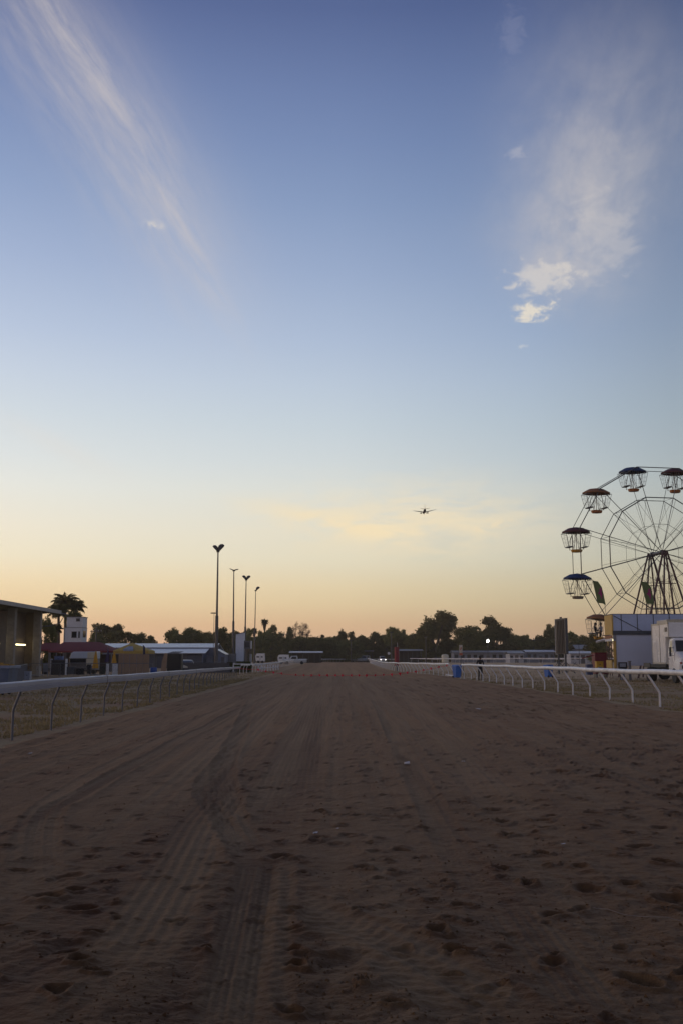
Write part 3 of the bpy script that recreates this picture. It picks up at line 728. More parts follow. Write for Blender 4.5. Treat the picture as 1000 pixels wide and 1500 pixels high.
# long blue-grey sheds
def shed():
    Y = 172; xa = at(150, 950, Y)[0]; xb = at(315, 950, Y)[0]
    g = thing('shed', 'long blue-grey shed with two stepped pale metal roofs behind the fence', 'shed', (xa, Y, 0))
    Lx = xb-xa; M = mat('blue_grey_shed_wall', (0.15, 0.17, 0.24), 0.6, wave=('X', 2.5), bump=0.3); Mr = mat('pale_metal_roof', (0.50, 0.52, 0.56), 0.35, metal=0.3, wave=('X', 2.5), bump=0.15)
    zr = at(200, 942.5, Y+4)[2]; ze = at(200, 948.3, Y+0.2)[2]; zl = at(250, 949.8, Y-0.2)[2]; zf = at(250, 956.6, Y-5)[2]
    xl0 = at(205, 955, Y-5)[0]-xa
    r1 = MB(); r1.prism([(0.0, ze), (4.0, zr), (12.0, zr-1.3), (12.0, zr-1.4), (4.0, zr-0.1), (0.0, ze-0.08)], 'x', -0.3, Lx+0.3); r1.build('upper_roof', Mr, g)
    r2 = MB(); r2.prism([(-5.2, zf), (-0.05, zl), (-0.05, zl-0.07), (-5.2, zf-0.08)], 'x', xl0, Lx-0.9); r2.build('lean_to_roof', Mr, g)
    w = MB(); w.box(0.1, Lx-0.02, 0.12, 11.5, 0, ze-0.1); w.build('wall', M, g)
    w2 = MB(); w2.prism([(-4.8, 0), (-0.1, 0), (-0.1, zl-.08), (-4.8, zf-.10)], 'x', Lx-1.5, Lx-1.35)
    w2.prism([(0.15, ze-.1), (4.0, zr-0.12), (11.6, zr-1.42), (11.6, ze-.1)], 'x', Lx-0.14, Lx-0.02); w2.build('gable_wall', M, g)
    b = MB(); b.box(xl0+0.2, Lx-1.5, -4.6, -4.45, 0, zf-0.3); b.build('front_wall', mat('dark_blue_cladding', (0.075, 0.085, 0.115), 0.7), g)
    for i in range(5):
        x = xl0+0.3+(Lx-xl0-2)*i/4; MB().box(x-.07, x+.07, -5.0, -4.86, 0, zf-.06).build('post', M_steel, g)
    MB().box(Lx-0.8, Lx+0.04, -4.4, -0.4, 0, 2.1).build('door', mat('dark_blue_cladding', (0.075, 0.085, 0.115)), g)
    g2 = thing('annex', 'low blue-grey lean-to annex at the right end of the long shed', 'shed', (xb+0.35, Y, 0))
    xe = at(331, 955, Y)[0]-xb-0.35
    a = MB(); a.prism([(0, 0), (xe, 0), (xe, 2.45), (0, 3.35)], 'y', -1.2, 5); a.build('wall', M, g2)
    a = MB(); a.prism([(-0.05, 3.42), (xe+0.15, 2.47), (xe+0.15, 2.40), (-0.05, 3.355)], 'y', -1.4, 5.2); a.build('roof', Mr, g2)
    MB().box(xe*0.6, xe*0.95, -1.24, -1.19, 0, 2.0).build('door', M_steel, g2)
    mf = MB(); xm0 = at(331, 960, 176)[0]; xm1 = at(346, 960, 176)[0]
    g3 = thing('sheet_fence', 'plain grey sheet metal fence between the annex and the slim white tower', 'fence', (xm0, 176, 0))
    MB().box(0, xm1-xm0, 0, 0.05, 0, 2.6).build('panel', mat('grey_sheet', (0.17, 0.18, 0.20), 0.6, wave=('X', 2.5), bump=0.3), g3)
    for i in range(3): MB().box((xm1-xm0)*i/2-.04, (xm1-xm0)*i/2+.04, -0.07, -0.003, 0, 2.65).build('post', M_post, g3)
shed()

# slim white judge tower by the second light pole
def slim_tower():
    Y = 182; x0 = at(345.5, 950, Y)[0]; x1 = at(357.5, 950, Y)[0]; x2 = at(368, 950, Y)[0]
    za = at(345, 930, Y)[2]; zb = at(357, 927.5, Y)[2]; w = x1-x0
    g = thing('judge_tower', 'slim pale tower with sloping top and a side stair, beside the light poles', 'tower', (x0, Y, 0.1))
    M = mat('pale_tower_panel', (0.68, 0.74, 0.84), 0.55, var=0.06, wave=('Z', 0.9), bump=0.15)
    MB().prism([(0, -0.2), (w, -0.2), (w, zb), (0, za)], 'y', 0, 1.8).build('shaft', M, g)
    MB().prism([(-.08, za+.005), (w+.12, zb+.01), (w+.12, zb+.1), (-.08, za+.09)], 'y', -0.15, 2.0).build('roof', M_steel, g)
    zc0 = at(360, 951, Y)[2]; zc1 = at(360, 939.5, Y)[2]; xw = x2-x0
    MB().box(w+.01, xw-.1, 0.2, 1.7, zc0, zc1).build('cabin', mat('dark_grey_cabin', (0.10, 0.105, 0.115), 0.5), g)
    MB().box(w+.12, xw-.3, 0.17, 0.215, zc0+.25, zc1-.2).build('window', M_glass, g)
    MB().box(xw-.11, xw, 0.15, 1.7, zc0, zc1).build('end_panel', mat('white_tower_cladding', (0.6, 0.6, 0.6)), g)
    st = MB()
    for i in range(9): st.box(w+.05, xw-.35, 0.5+0.1*i, 0.72+0.1*i, 0.3+i*(zc0-.4)/9, 0.34+i*(zc0-.4)/9)
    st.tube([(w+.06, 0.45, -.2), (w+.06, 1.5, zc0)], 0.03, 5); st.tube([(xw-.34, 0.45, -.2), (xw-.34, 1.5, zc0)], 0.03, 5); st.build('stair', M_post, g)
    MB().box(xw-.22, xw, 0.3, 1.5, -.2, at(360, 959, Y)[2]).build('lower_panel', mat('white_tower_cladding', (0.6, 0.6, 0.6)), g)
    for x in (w+.05, xw-.05): MB().box(x-.04, x+.04, .25, .33, -.2, zc0).build('leg', M_steel, g)
slim_tower()

# floodlight poles
def pole(px_b, px_t, ptop, Y, heads, label, scale=1.0, fat=None):
    xb = at(px_b, 967, Y)[0]; xt, _, zt = at(px_t, ptop, Y)
    z0 = gh(0, Y)-.1
    g = thing('floodlight_pole', label, 'light pole', (xb, Y, z0), 0, 'floodlight poles beside the track')
    zb = at(px_b, fat, Y)[2] if fat else zt*0.3
    t = (zb-z0)/(zt-z0)
    MB().tube([(0, 0, 0), (t*(xt-xb), 0, zb-z0)], [0.27*scale, 0.24*scale], 10).build('pole_base', M_steel, g)
    MB().tube([(t*(xt-xb), 0, zb-z0), (xt-xb, 0, zt-z0-0.6)], [0.17*scale, 0.10*scale], 10).build('shaft', mat('grey_pole', (0.16, 0.155, 0.145), 0.5), g)
    top = Vector((xt-xb, 0, zt-z0-0.6))
    MB().tube([top, top+Vector((0, 0, 0.25))], [0.22, 0.28], 8).build('head_bracket', M_lampfit, g)
    for (dx_, up, sz, tilt, th) in heads:
        # a deep floodlight shell flaring up and out from the bracket, bellied like a half shell
        out = [(0.0, -.20), (.22, .08), (.52, .36), (.80, .62), (.90, .80), (.72, .96), (.42, .98), (.14, .80), (.0, .50)] if abs(tilt) < 1.0 else [(0.02, 0), (.35, .10), (.85, .30), (.9, .38), (.6, .36), (.2, .22), (.0, .16)]
        mb = MB(); n = len(out); cx = sum(u for u, w in out)/n; cz = sum(w for u, w in out)/n; sgn = 1 if dx_ > 0 else -1
        vs = []
        for yy, k_ in ((-.34, .7), (-.2, .95), (0, 1.0), (.2, .95), (.34, .7)): vs += [(sgn*sz*1.0*(cx+(u-cx)*k_), yy*sz*1.3, sz*1.0*(cz+(w-cz)*k_)) for u, w in out]
        mb.add(vs, [(i*n+k, i*n+(k+1) % n, (i+1)*n+(k+1) % n, (i+1)*n+k) for i in range(4) for k in range(n)]+[tuple(range(n))[::-1], tuple(4*n+k for k in range(n))], True)
        lm = mb.build('floodlight', M_lampfit, g, loc=top+Vector((0, 0, 0.1))); lm.rotation_euler = (0, th*.3, 0)
    if fat:
        for k in range(3): MB().tube([(0.28*scale, 0, 1.2+k*1.3), (0.28*scale+0.25, 0, 1.2+k*1.3)], 0.02, 4).build('step_peg', M_steel, g)
    return g
pole(317, 319.8, 803, 146, [(-1, 0, 0.95, -0.95, 0.15), (1, 0, 1.1, 0.72, -0.2)], 'tallest nearest floodlight pole with a broad heart-shaped double head', 1.0, 902)
pole(341.8, 343, 832, 180, [(-1, 0, 0.95, -1.15, 0.2), (1, 0, 0.95, 1.15, 0.2)], 'floodlight pole with a thin winged double head, second tallest', 0.85, 910)
pole(358.6, 361, 846, 199, [(-1, 0, 0.95, -0.95, 0.1), (1, 0, 0.95, 0.95, 0.1)], 'floodlight pole with a wide two-lobed head behind the slim pale tower', 0.85, 918)
pole(372.5, 375, 862, 228, [(1, 0, 1.0, 0.62, 0.2)], 'smallest floodlight pole with a single tilted lamp head', 0.7, 925)

# ------------------------------------------------------------------ mesh fence on the left
def chain_fence(path, h, label, spacing=2.4, post_w=0.03, infill=0.30, cat='fence'):
    g = thing('mesh_fence', label, cat, path[0], 0, 'low mesh fences beside the lawn'); o = Vector(path[0])
    pts = [Vector(p) for p in path]; tr = MB(); tr.tube([p-o+Vector((0, 0, h)) for p in pts], 0.03, 6); tr.build('top_bar', M_post, g)
    br = MB(); br.tube([p-o+Vector((0, 0, 0.12)) for p in pts], 0.012, 4); br.build('bottom_wire', M_wire, g)
    ps = MB().tube([(0, 0, -0.15), (0, 0, h+0.02)], post_w, 6).mesh('post', M_post); ms = MB()
    for a, b in zip(pts[:-1], pts[1:]):
        L = (b-a).length; d = (b-a)/L; n = max(1, int(L/spacing))
        for i in range(n+1):
            p = bpy.data.objects.new('post', ps); COL.objects.link(p); p.parent = g; p.location = a+d*(L*i/n)-o
        s = 0.0
        while s < L:
            for sg in (1, -1):
                e = s+sg*(h-.12)
                if 0 <= e <= L: ms.tube([a+d*s-o+Vector((0, 0, .12)), a+d*e-o+Vector((0, 0, h))], 0.0035, 3, False)
            s += infill
    ms.build('wire_mesh', M_wire, g)
    return g
fa = at(44, 972, 95); fb = at(224, 972, 95); fc = at(22, 976, 54)
chain_fence([(fa[0], 95, 0), (fb[0], 95, 0)], 1.2, 'low grey mesh fence in front of the timber boards and folded umbrellas')
chain_fence([(fa[0]-0.15, 94.7, 0), (fc[0], 54, 0), (fc[0]-1.2, 49, 0)], 1.15, 'low grey mesh fence running back from the blue-grey bin to the grandstand')
f2 = at(238, 970, 118); f3 = at(336, 970, 122)
def bar_fence():
    g = thing('picket_fence', 'grey vertical-bar fence in front of the long shed', 'fence', (f2[0], 118, 0)); d = Vector((f3[0]-f2[0], 4, 0)); h = 1.28; n = 62
    tb = MB(); tb.tube([(0, 0, h), d+Vector((0, 0, h))], 0.035, 6); tb.tube([(0, 0, 0.15), d+Vector((0, 0, .15))], 0.03, 6); tb.build('rail', M_post, g)
    bar = MB().box(-.012, .012, -.012, .012, 0.1, h).mesh('bar', M_post)
    for i in range(n+1):
        b = bpy.data.objects.new('bar', bar); COL.objects.link(b); b.parent = g; b.location = d*(i/n)
    MB().box(0.1, d.x, d.y+0.35, d.y+0.38, 0.0, 1.15).build('backing_sheet', mat('dark_grey_mesh_sheet', (0.075, 0.075, 0.08), 0.8), g)
bar_fence()

# timber boards
M_board = mat('brown_timber_board', (0.34, 0.225, 0.145), 0.75, scale=1.2, wave=('X', 5.0), bump=0.25, dirt=(0.22, 0.145, 0.095))
xs_ = [174, 182, 190.5, 201, 210, 219.5]
for i in range(5):
    lab = ['leftmost brown timber board beside the white panel', 'brown timber board second from the left in the upright row', 'middle brown timber board of the upright row', 'brown timber board second from the right in the upright row', 'rightmost brown timber board, near the small blue drum'][i]
    p = at(xs_[i]+.3, 957 + i*0.4, 98.5); q = at(xs_[i+1]-.3, 957, 98.5)
    g = thing('timber_board', lab, 'board', (p[0], 98.5, 0), 0, 'upright timber boards by the fence')
    w = q[0]-p[0]
    MB().box(0, w, 0, 0.05, 0, p[2]).build('panel', M_board, g, bevel=0.008); br = MB()
    for z in (0.3, 1.1, 1.9): br.box(0.03, w-.03, 0.052, 0.10, z, z+0.09)
    br.build('batten', M_board, g)
p = at(233, 985, 112); q = at(244, 957, 112)
g = thing('leaning_board', 'tan timber board leaning beside the dark covered crate', 'board', (p[0]+.2, 112, 0))
MB().prism([(0, 0), (0.55, 0), (0.72, q[2]), (0.38, q[2]+.02), (0.1, 1.3)], 'y', 0, 0.06).build('panel', M_board, g, bevel=0.01)
MB().box(0.1, 0.5, 0.062, 0.11, 0.7, 0.8).build('batten', M_board, g)

def covered_crate():
    p = at(244.5, 985, 113); q = at(266, 957.5, 113); w = q[0]-p[0]
    g = thing('covered_crate', 'tall dark box under a black cover beside the leaning tan board', 'crate', (p[0], 113, 0))
    MB().box(0, w, 0, 1.4, 0.1, q[2]).build('cover', mat('black_tarpaulin', (0.018, 0.018, 0.018), 0.6, wave=('X', 4.0), bump=0.6), g, bevel=0.06)
    for x in (0.1, w-.2): MB().box(x, x+.12, 0.1, 1.3, -.05, 0.11).build('skid', M_board, g)
    t = MB()
    for k in range(5): t.box(-.05+k*0.12, w*0.8+k*0.1, 0.2+0.2*k, 0.34+0.2*k, q[2]+0.02+0.05*k, q[2]+0.06+0.05*k)
    t.build('loose_sheets', M_post, g)
covered_crate()

# cars and vans
def wheel(parent, x, y, z, r, w=0.22, side=1, rim=True, face='x'):
    t = MB(); n = 20
    prof = [(r*0.60, -w/2), (r*0.93, -w/2), (r, -w*0.32), (r, w*0.32), (r*0.93, w/2), (r*0.60, w/2)]
    t.lathe(prof, n=n); o = t.build('wheel', M_black, parent, loc=(x, y, z))
    o.rotation_euler = (0, math.pi/2, 0) if face == 'x' else (math.pi/2, 0, 0)
    rm = MB(); rm.lathe([(0.05*r, w*0.40), (r*0.28, w*0.43), (r*0.33, w*0.30), (r*0.55, w*0.36), (r*0.62, w*0.44), (r*0.62, -w*0.44), (r*.3, -w*.44), (0.05*r, -w*0.44)], n=n)
    rm.build('rim', mat('wheel_rim_metal', (0.45, 0.45, 0.46), 0.35, metal=0.6), o)
    return o
def loft(mb, secs):
    n = len(secs[0]); vs = [p for s in secs for p in s]
    fs = [(i*n+k, i*n+(k+1) % n, (i+1)*n+(k+1) % n, (i+1)*n+k) for i in range(len(secs)-1) for k in range(n)]
    fs += [tuple(range(n))[::-1], tuple((len(secs)-1)*n+k for k in range(n))]
    mb.add(vs, fs, True)
def car(label, cat, loc, rz, paint, kind='hatch', lights=None, name='car', group=None, glow=False):
    g = thing(name, label, cat, loc, rz, group)       # nose toward -Y
    if kind == 'van': L, W_, Hh = 5.0, 1.9, 2.25; prof = [(-2.5, .45, .95), (-2.35, .40, 1.15), (-1.75, .36, 1.30), (-1.05, .36, 2.12), (-0.6, .36, 2.24), (2.2, .36, 2.25), (2.5, .45, 2.05)]
    elif kind == 'bus': L, W_, Hh = 7.5, 2.3, 2.9; prof = [(-3.7, .5, 1.3), (-3.6, .42, 1.7), (-3.2, .4, 2.6), (-2.9, .4, 2.85), (3.5, .4, 2.9), (3.7, .5, 2.7)]
    elif kind == 'ute': L, W_, Hh = 5.0, 1.85, 1.8; prof = [(-2.5, .5, .85), (-2.4, .42, 1.02), (-1.3, .38, 1.12), (-0.7, .38, 1.75), (0.5, .38, 1.80), (0.62, .38, 1.1), (2.4, .42, 1.08), (2.5, .5, 1.0)]
    else: L, W_, Hh = 4.4, 1.8, 1.55; prof = [(-2.2, .45, .72), (-2.1, .36, .90), (-1.15, .33, 1.02), (-0.45, .33, 1.48), (0.4, .33, 1.55), (1.5, .33, 1.45), (2.1, .36, 1.0), (2.2, .45, .8)]
    secs = []
    for y, lo, hi in prof:
        belt = min(hi, (1.0 if kind not in ('bus', 'van') else 1.35)); w = W_/2; tw = w*(0.80 if kind in ('hatch', 'ute') else 0.92)
        if hi <= belt+.05: tw = w*0.94
        e = 0.06 if abs(y) < L/2-0.15 else 0.16
        secs.append([(-w+e, y, lo), (-w+e*.3, y, lo+.18), (-w+e*.4, y, belt*.92), (-tw, y, hi-.06), (-tw+.12, y, hi), (tw-.12, y, hi), (tw, y, hi-.06), (w-e*.4, y, belt*.92), (w-e*.3, y, lo+.18), (w-e, y, lo)])
    mb = MB(); loft(mb, secs); mb.build('body', paint, g, sharp=35)
    # windscreen and side windows
    if kind == 'van': ws = [(-1.72, 1.36), (-1.08, 2.10)]; side = [(-1.4, .35, 1.4, 2.02)]
    elif kind == 'bus': ws = [(-3.62, 1.62), (-3.22, 2.62)]; side = [(-2.9, -1.7, 1.6, 2.5), (-1.55, -.1, 1.6, 2.5), (.05, 1.5, 1.6, 2.5), (1.65, 3.1, 1.6, 2.5)]
    elif kind == 'ute': ws = [(-1.26, 1.16), (-0.72, 1.72)]; side = [(-.75, .4, 1.14, 1.64)]
    else: ws = [(-1.12, 1.05), (-0.46, 1.46)]; side = [(-.55, .35, 1.05, 1.42), (.45, 1.35, 1.05, 1.38)]
    (ya, za), (yb, zb) = ws; w = W_/2*0.78
    MB().add([(-w, ya-.03, za), (w, ya-.03, za), (w*.92, yb-.03, zb), (-w*.92, yb-.03, zb), (-w, ya+.02, za), (w, ya+.02, za), (w*.92, yb+.02, zb), (-w*.92, yb+.02, zb)],
             [(0, 1, 2, 3), (4, 7, 6, 5), (0, 4, 5, 1), (1, 5, 6, 2), (2, 6, 7, 3), (3, 7, 4, 0)]).build('windscreen', M_glass, g)
    tw = W_/2*(0.80 if kind in ('hatch', 'ute') else 0.92)
    for y0, y1, z0, z1 in side:
        for sg in (-1, 1):
            a = W_/2+.005; b = tw+.035
            MB().add([(sg*a, y0, z0), (sg*a, y1, z0), (sg*b, y1-.05, z1), (sg*b, y0+.2, z1), (sg*(a-.06), y0, z0), (sg*(a-.06), y1, z0), (sg*(b-.06), y1-.05, z1), (sg*(b-.06), y0+.2, z1)],
                     [(0, 1, 2, 3), (4, 7, 6, 5), (0, 4, 5, 1), (1, 5, 6, 2), (2, 6, 7, 3), (3, 7, 4, 0)]).build('window', M_glass, g)
    hz = prof[1][2]-.22
    M_hl = mat('lit_headlight', (0.9, 0.9, 0.85), 0.3, emit=((1, 0.95, 0.85), 4.0)) if glow else mat('headlight_lens', (0.6, 0.6, 0.58), 0.1)
    for sg in (-1, 1):
        MB().box(sg*W_*.36-.16, sg*W_*.36+.16, -L/2-.02, -L/2+.1, hz-.10, hz+.08).build('headlight', M_hl, g, bevel=.02)
    MB().box(-W_/2+.1, W_/2-.1, -L/2-.06, -L/2+.1, .32, .55).build('bumper', M_black2, g, bevel=.02)
    for y in (-L*.32, L*.30):
        for sg in (-1, 1): wheel(g, sg*(W_/2-.1), y, .34 if kind != 'bus' else .42, .34 if kind != 'bus' else .42, .22)
    return g
M_silver = mat('pale_silver_paint', (0.55, 0.57, 0.58), 0.3, var=0.05)
M_cream = mat('cream_vehicle_paint', (0.62, 0.58, 0.45), 0.35, var=0.05)
# food van in front of the maroon roof
def food_van():
    Y = 108; x0 = at(101.5, 965, Y)[0]; x1 = at(140, 965, Y)[0]; w = x1-x0
    zt = at(120, 954.3, Y)[2]; zr = at(120, 964.5, Y)[2]; zb = at(120, 972.5, Y)[2]
    g = thing('food_van', 'white-roofed food van with a dark serving window, below the maroon roof', 'van', (x0, Y, 0))
    MB().prism([(0.02, zr), (w, zr), (w, zt), (0.42, zt-.02), (0.24, zt-.16)], 'y', 0.0, 2.2).build('roof_pod', mat('pale_blue_fibreglass', (0.55, 0.62, 0.72), 0.35, var=0.05), g, bevel=0.05)
    MB().box(w*.70, w-.002, -.025, .02, zr, zt-.05).build('sign_panel', M_cream, g, bevel=.02)
    MB().box(0.05, w, 0.05, 2.15, 0.45, zr-.001).build('body', mat('grey_van_body', (0.16, 0.165, 0.18), 0.4), g, bevel=.05)
    MB().box(0.1, w*.64, -0.0, .06, 1.25, zr-.04).build('serving_window', M_glass, g)
    MB().box(w*.66, w-.02, -.0, .06, .9, zr-.04).build('door', M_cream, g, bevel=.01)
    MB().box(0.0, w*.66, -.32, 0.04, 1.18, 1.24).build('counter', M_post, g)
    for x in (0.6, w-.6):
        for y in (0.15, 2.05): wheel(g, x, y, .34, .34, .2, face='y')
food_van()
car('pale car facing the fence, only its lit front corner showing by the dark crate', 'car', (at(271, 970, 121)[0]-.3, 124.5, 0), R(14), M_cream)
# folded yellow umbrellas
def umbrella(px, ptop, pbot, Y, label, wpx=8):
    x, _, zt = at(px, ptop, Y); zb = at(px, pbot, Y)[2]; r = wpx*Y/F/2
    g = thing('folded_umbrella', label, 'umbrella', (x, Y, 0), 0, 'folded yellow umbrellas'); n = 14; vs = []; hs = [0, .12, .45, .8, 1.0]; rr = [1.0, 1.02, .72, .42, .18]
    mb = MB()
    for h, q in zip(hs, rr):
        for k in range(n): t = 2*math.pi*k/n; rad = r*q*(1 if k % 2 else 0.72); vs.append((rad*math.cos(t), rad*math.sin(t), zb+(zt-zb)*h))
    mb.add(vs, [(i*n+k, i*n+(k+1) % n, (i+1)*n+(k+1) % n, (i+1)*n+k) for i in range(4) for k in range(n)]+[tuple(range(n))[::-1], tuple(4*n+k for k in range(n))], True)
    mb.build('canopy', mat('yellow_canvas', (0.62, 0.33, 0.035), 0.8), g)
    MB().tube([(0, 0, 0), (0, 0, zt+.06)], .025, 6).build('pole', M_post, g)
    MB().cbox((0, 0, .05), (.6, .6, .1)).build('base', M_steel, g, bevel=.02)
umbrella(141, 953.8, 979, 101, 'folded yellow umbrella hanging low beside the white food van', 8.5)
umbrella(168, 954.5, 972, 102, 'folded yellow umbrella above the white panel beside the timber boards', 7)
# feather flag, dark purple
def purple_flag():
    x, _, zt = at(158, 948.5, 103); g = thing('feather_flag', 'dark purple feather flag standing between the folded umbrellas', 'flag', (x, 103, 0))
    MB().tube([(0, 0, 0), (0.0, 0, zt)], .02, 6).build('pole', M_post, g)
    MB().prism([(0.0, zt), (.10, zt-.2), (.16, zt-.6), (.16, 1.35), (-.28, 1.28), (-.14, 1.7), (-.05, 2.2)], 'y', .0, .02).build('cloth', mat('dark_purple_cloth', (0.05, 0.03, 0.13), 0.7), g)
purple_flag()
x, _, zt = at(213, 945, 104); g = thing('feather_flag', 'narrow dark blue flag at the right end of the yellow gazebo', 'flag', (x-.2, 104, 0))
MB().tube([(0, 0, 0), (0, 0, zt)], .02, 6).build('pole', M_post, g); MB().prism([(0.02, zt), (.2, zt-.2), (.26, 1.9), (-.02, 1.9)], 'y', 0, .02).build('cloth', mat('navy_cloth', (0.02, 0.025, 0.08), .7), g)
M_wp = mat('white_board', (0.62, 0.62, 0.64), 0.6)
for a, b, t, lab in ((156, 160.3, 972, 'narrow white upright panel under the purple flag'), (165, 173, 972.3, 'broader white upright panel left of the timber boards')):
    p = at(a, t, 97); q = at(b, t, 97); g = thing('white_panel', lab, 'panel', (p[0], 97, 0), 0, 'white upright panels by the fence')
    MB().box(0, q[0]-p[0], 0, .04, .05, p[2]).build('board', M_wp, g, bevel=.006); MB().box(0.02, q[0]-p[0]-.02, .042, .3, 0, .05).build('foot', M_post, g)
# yellow gazebo
def gazebo():
    Y = 118; x0 = at(166, 957, Y)[0]; x1 = at(218, 957, Y)[0]; w = x1-x0; zp = at(187, 941, Y)[2]; ze = at(187, 953, Y)[2]; zv = at(187, 957.5, Y)[2]
    g = thing('gazebo', 'yellow peaked gazebo with a grey-blue panel, above the timber boards', 'gazebo', (x0, Y, 0))
    M = mat('yellow_gazebo_canvas', (0.42, 0.30, 0.075), 0.8); d = 4.0; xm = at(189, 941, Y)[0]-x0
    v = [(0, 0, ze), (w, 0, ze), (w, d, ze), (0, d, ze), (xm, d/2, zp), (0, 0, zv), (w, 0, zv), (w, d, zv), (0, d, zv), (xm*.55, .5, ze+(zp-ze)*.32), (xm+(w-xm)*.45, .5, ze+(zp-ze)*.32)]
    MB().add(v, [(0, 1, 10, 9), (9, 10, 4), (0, 9, 4), (10, 1, 4), (1, 2, 4), (2, 3, 4), (3, 0, 4), (0, 5, 6, 1), (1, 6, 7, 2), (2, 7, 8, 3), (3, 8, 5, 0)]).build('canopy', M, g, sharp=20)
    a = at(181, 950, Y)[0]-x0; b = at(196, 950, Y)[0]-x0; zl = at(188, 951, Y)[2]; zh = at(188, 946.6, Y)[2]
    MB().add([(a, -.03, zl), (b, -.03, zl), (b-.25, .75, zh), (a+.45, .75, zh), (a, -.06, zl-.2), (b, -.06, zl-.2)], [(0, 1, 2, 3), (4, 5, 1, 0)]).build('front_panel', mat('grey_blue_print', (0.25, 0.30, 0.38), .7), g)
    for x in (.05, w-.05):
        for y in (.05, d-.05): MB().tube([(x, y, 0), (x, y, ze)], .03, 6).build('leg', M_post, g)
gazebo()
# blue-grey bulk bin
def bulk_bin():
    Y = 44; x1 = at(13.2, 985, Y)[0]; zt = at(5, 976, Y)[2]
    g = thing('bulk_bin', 'blue-grey bulk bin heaped with yellow rubbish at the left edge', 'bin', (x1-1.9, Y, 0))
    mb = MB(); mb.add([(0.12, .1, .12), (1.80, .1, .12), (1.80, 1.3, .12), (.12, 1.3, .12), (0, 0, zt), (1.9, 0, zt), (1.9, 1.4, zt), (0, 1.4, zt)], [(0, 3, 2, 1), (0, 1, 5, 4), (1, 2, 6, 5), (2, 3, 7, 6), (3, 0, 4, 7), (4, 5, 6, 7)])
    mb.build('body', mat('blue_grey_bin_plastic', (0.085, 0.12, 0.20), .5, dirt=(.06, .075, .11)), g, bevel=.03)
    rm = MB(); rm.box(-.06, 1.96, -.06, .0, zt-.1, zt+.03); rm.box(-.06, 1.96, 1.4, 1.46, zt-.1, zt+.03); rm.box(-.06, 0, 0, 1.4, zt-.1, zt+.03); rm.box(1.9, 1.96, 0, 1.4, zt-.1, zt+.03); rm.build('rim', mat('pale_blue_rim', (0.16, 0.2, 0.3), .5), g, bevel=.015)
    hp_ = MB()
    for k in range(40):
        a = random.uniform(0, 6.28); u, w = random.uniform(.15, 1.75), random.uniform(.15, 1.25); s_ = random.uniform(.08, .18)
        hp_.cbox((u, w, zt+random.uniform(.0, .14)), (s_*1.6, s_, s_*.6), a)
    hp_.build('rubbish', mat('yellow_rubbish', (0.42, 0.25, 0.06), .8, var=.5, scale=6), g)
    for x in (.3, 1.6):
        for y in (.25, 1.15): MB().tube([(x-.04, y, .075), (x+.04, y, .075)], .075, 10).build('castor', M_black, g)
bulk_bin()
def simple_box(name, label, cat, px0, px1, pt, pb, Y, m, parts=(), depth=.5):
    a = at(px0, pt, Y); b = at(px1, pb, Y); g = thing(name, label, cat, (a[0], Y, 0)); w = b[0]-a[0]
    MB().box(0, w, 0, depth, max(b[2], 0.0), a[2]).build('body', m, g, bevel=.015)
    MB().box(-.02, w+.02, -.02, depth+.02, a[2], a[2]+.05).build('lid', m, g, bevel=.01)
    MB().box(w*.4, w*.6, -.03, .0, a[2]-.25, a[2]-.2).build('handle', M_black2, g)
    return g
simple_box('cabinet', 'pale grey cabinet behind the mesh fence, left of the pillar foot', 'cabinet', 36, 43.5, 984.5, 996, 72, mat('pale_grey_cabinet', (.26, .29, .36), .5))
simple_box('signboard', 'beige upright box standing in front of the second grandstand pillar', 'box', 53.5, 57.5, 976.5, 991, 88, mat('beige_box', (.34, .31, .27), .7))
simple_box('cooler_box', 'blue cooler box on the dark counter below the small maroon roof', 'cooler', 80, 92, 961.8, 966.5, 104, mat('blue_cooler', (.16, .22, .42), .5))
def counter():
    a = at(76, 966.5, 104); b = at(97, 966.5, 104); g = thing('counter', 'dark serving counter under the blue cooler box', 'counter', (a[0], 103.8, 0)); w = b[0]-a[0]
    MB().box(0, w, 0, .7, a[2]-.08, a[2]).build('top', M_post, g); MB().box(.05, w-.05, .06, .64, 0, a[2]-.082).build('front', mat('dark_counter', (.05, .05, .055), .6), g)
    for x in (-.05, w): MB().box(x, x+.05, -.02, .72, 0, a[2]+.1).build('side_post', M_wp, g)
counter()
def drum(label, px, pt, pb, Y, r, m):
    x, _, zt = at(px, pt, Y); g = thing('drum', label, 'drum', (x, Y, 0))
    MB().lathe([(r*.94, 0), (r, .04), (r, zt*.33), (r*1.03, zt*.35), (r, zt*.37), (r, zt*.66), (r*1.03, zt*.68), (r, zt*.70), (r, zt-.03), (r*.95, zt)], n=18).build('barrel', m, g)
    MB().lathe([(r*.9, zt+.002), (r*.9, zt+.02), (r*.2, zt+.025)], n=18).build('lid', m, g)
drum('small blue drum on the grass beside the rightmost timber board', 225.5, 978, 1000, 93, .32, mat('deep_blue_drum', (.02, .07, .30), .5))
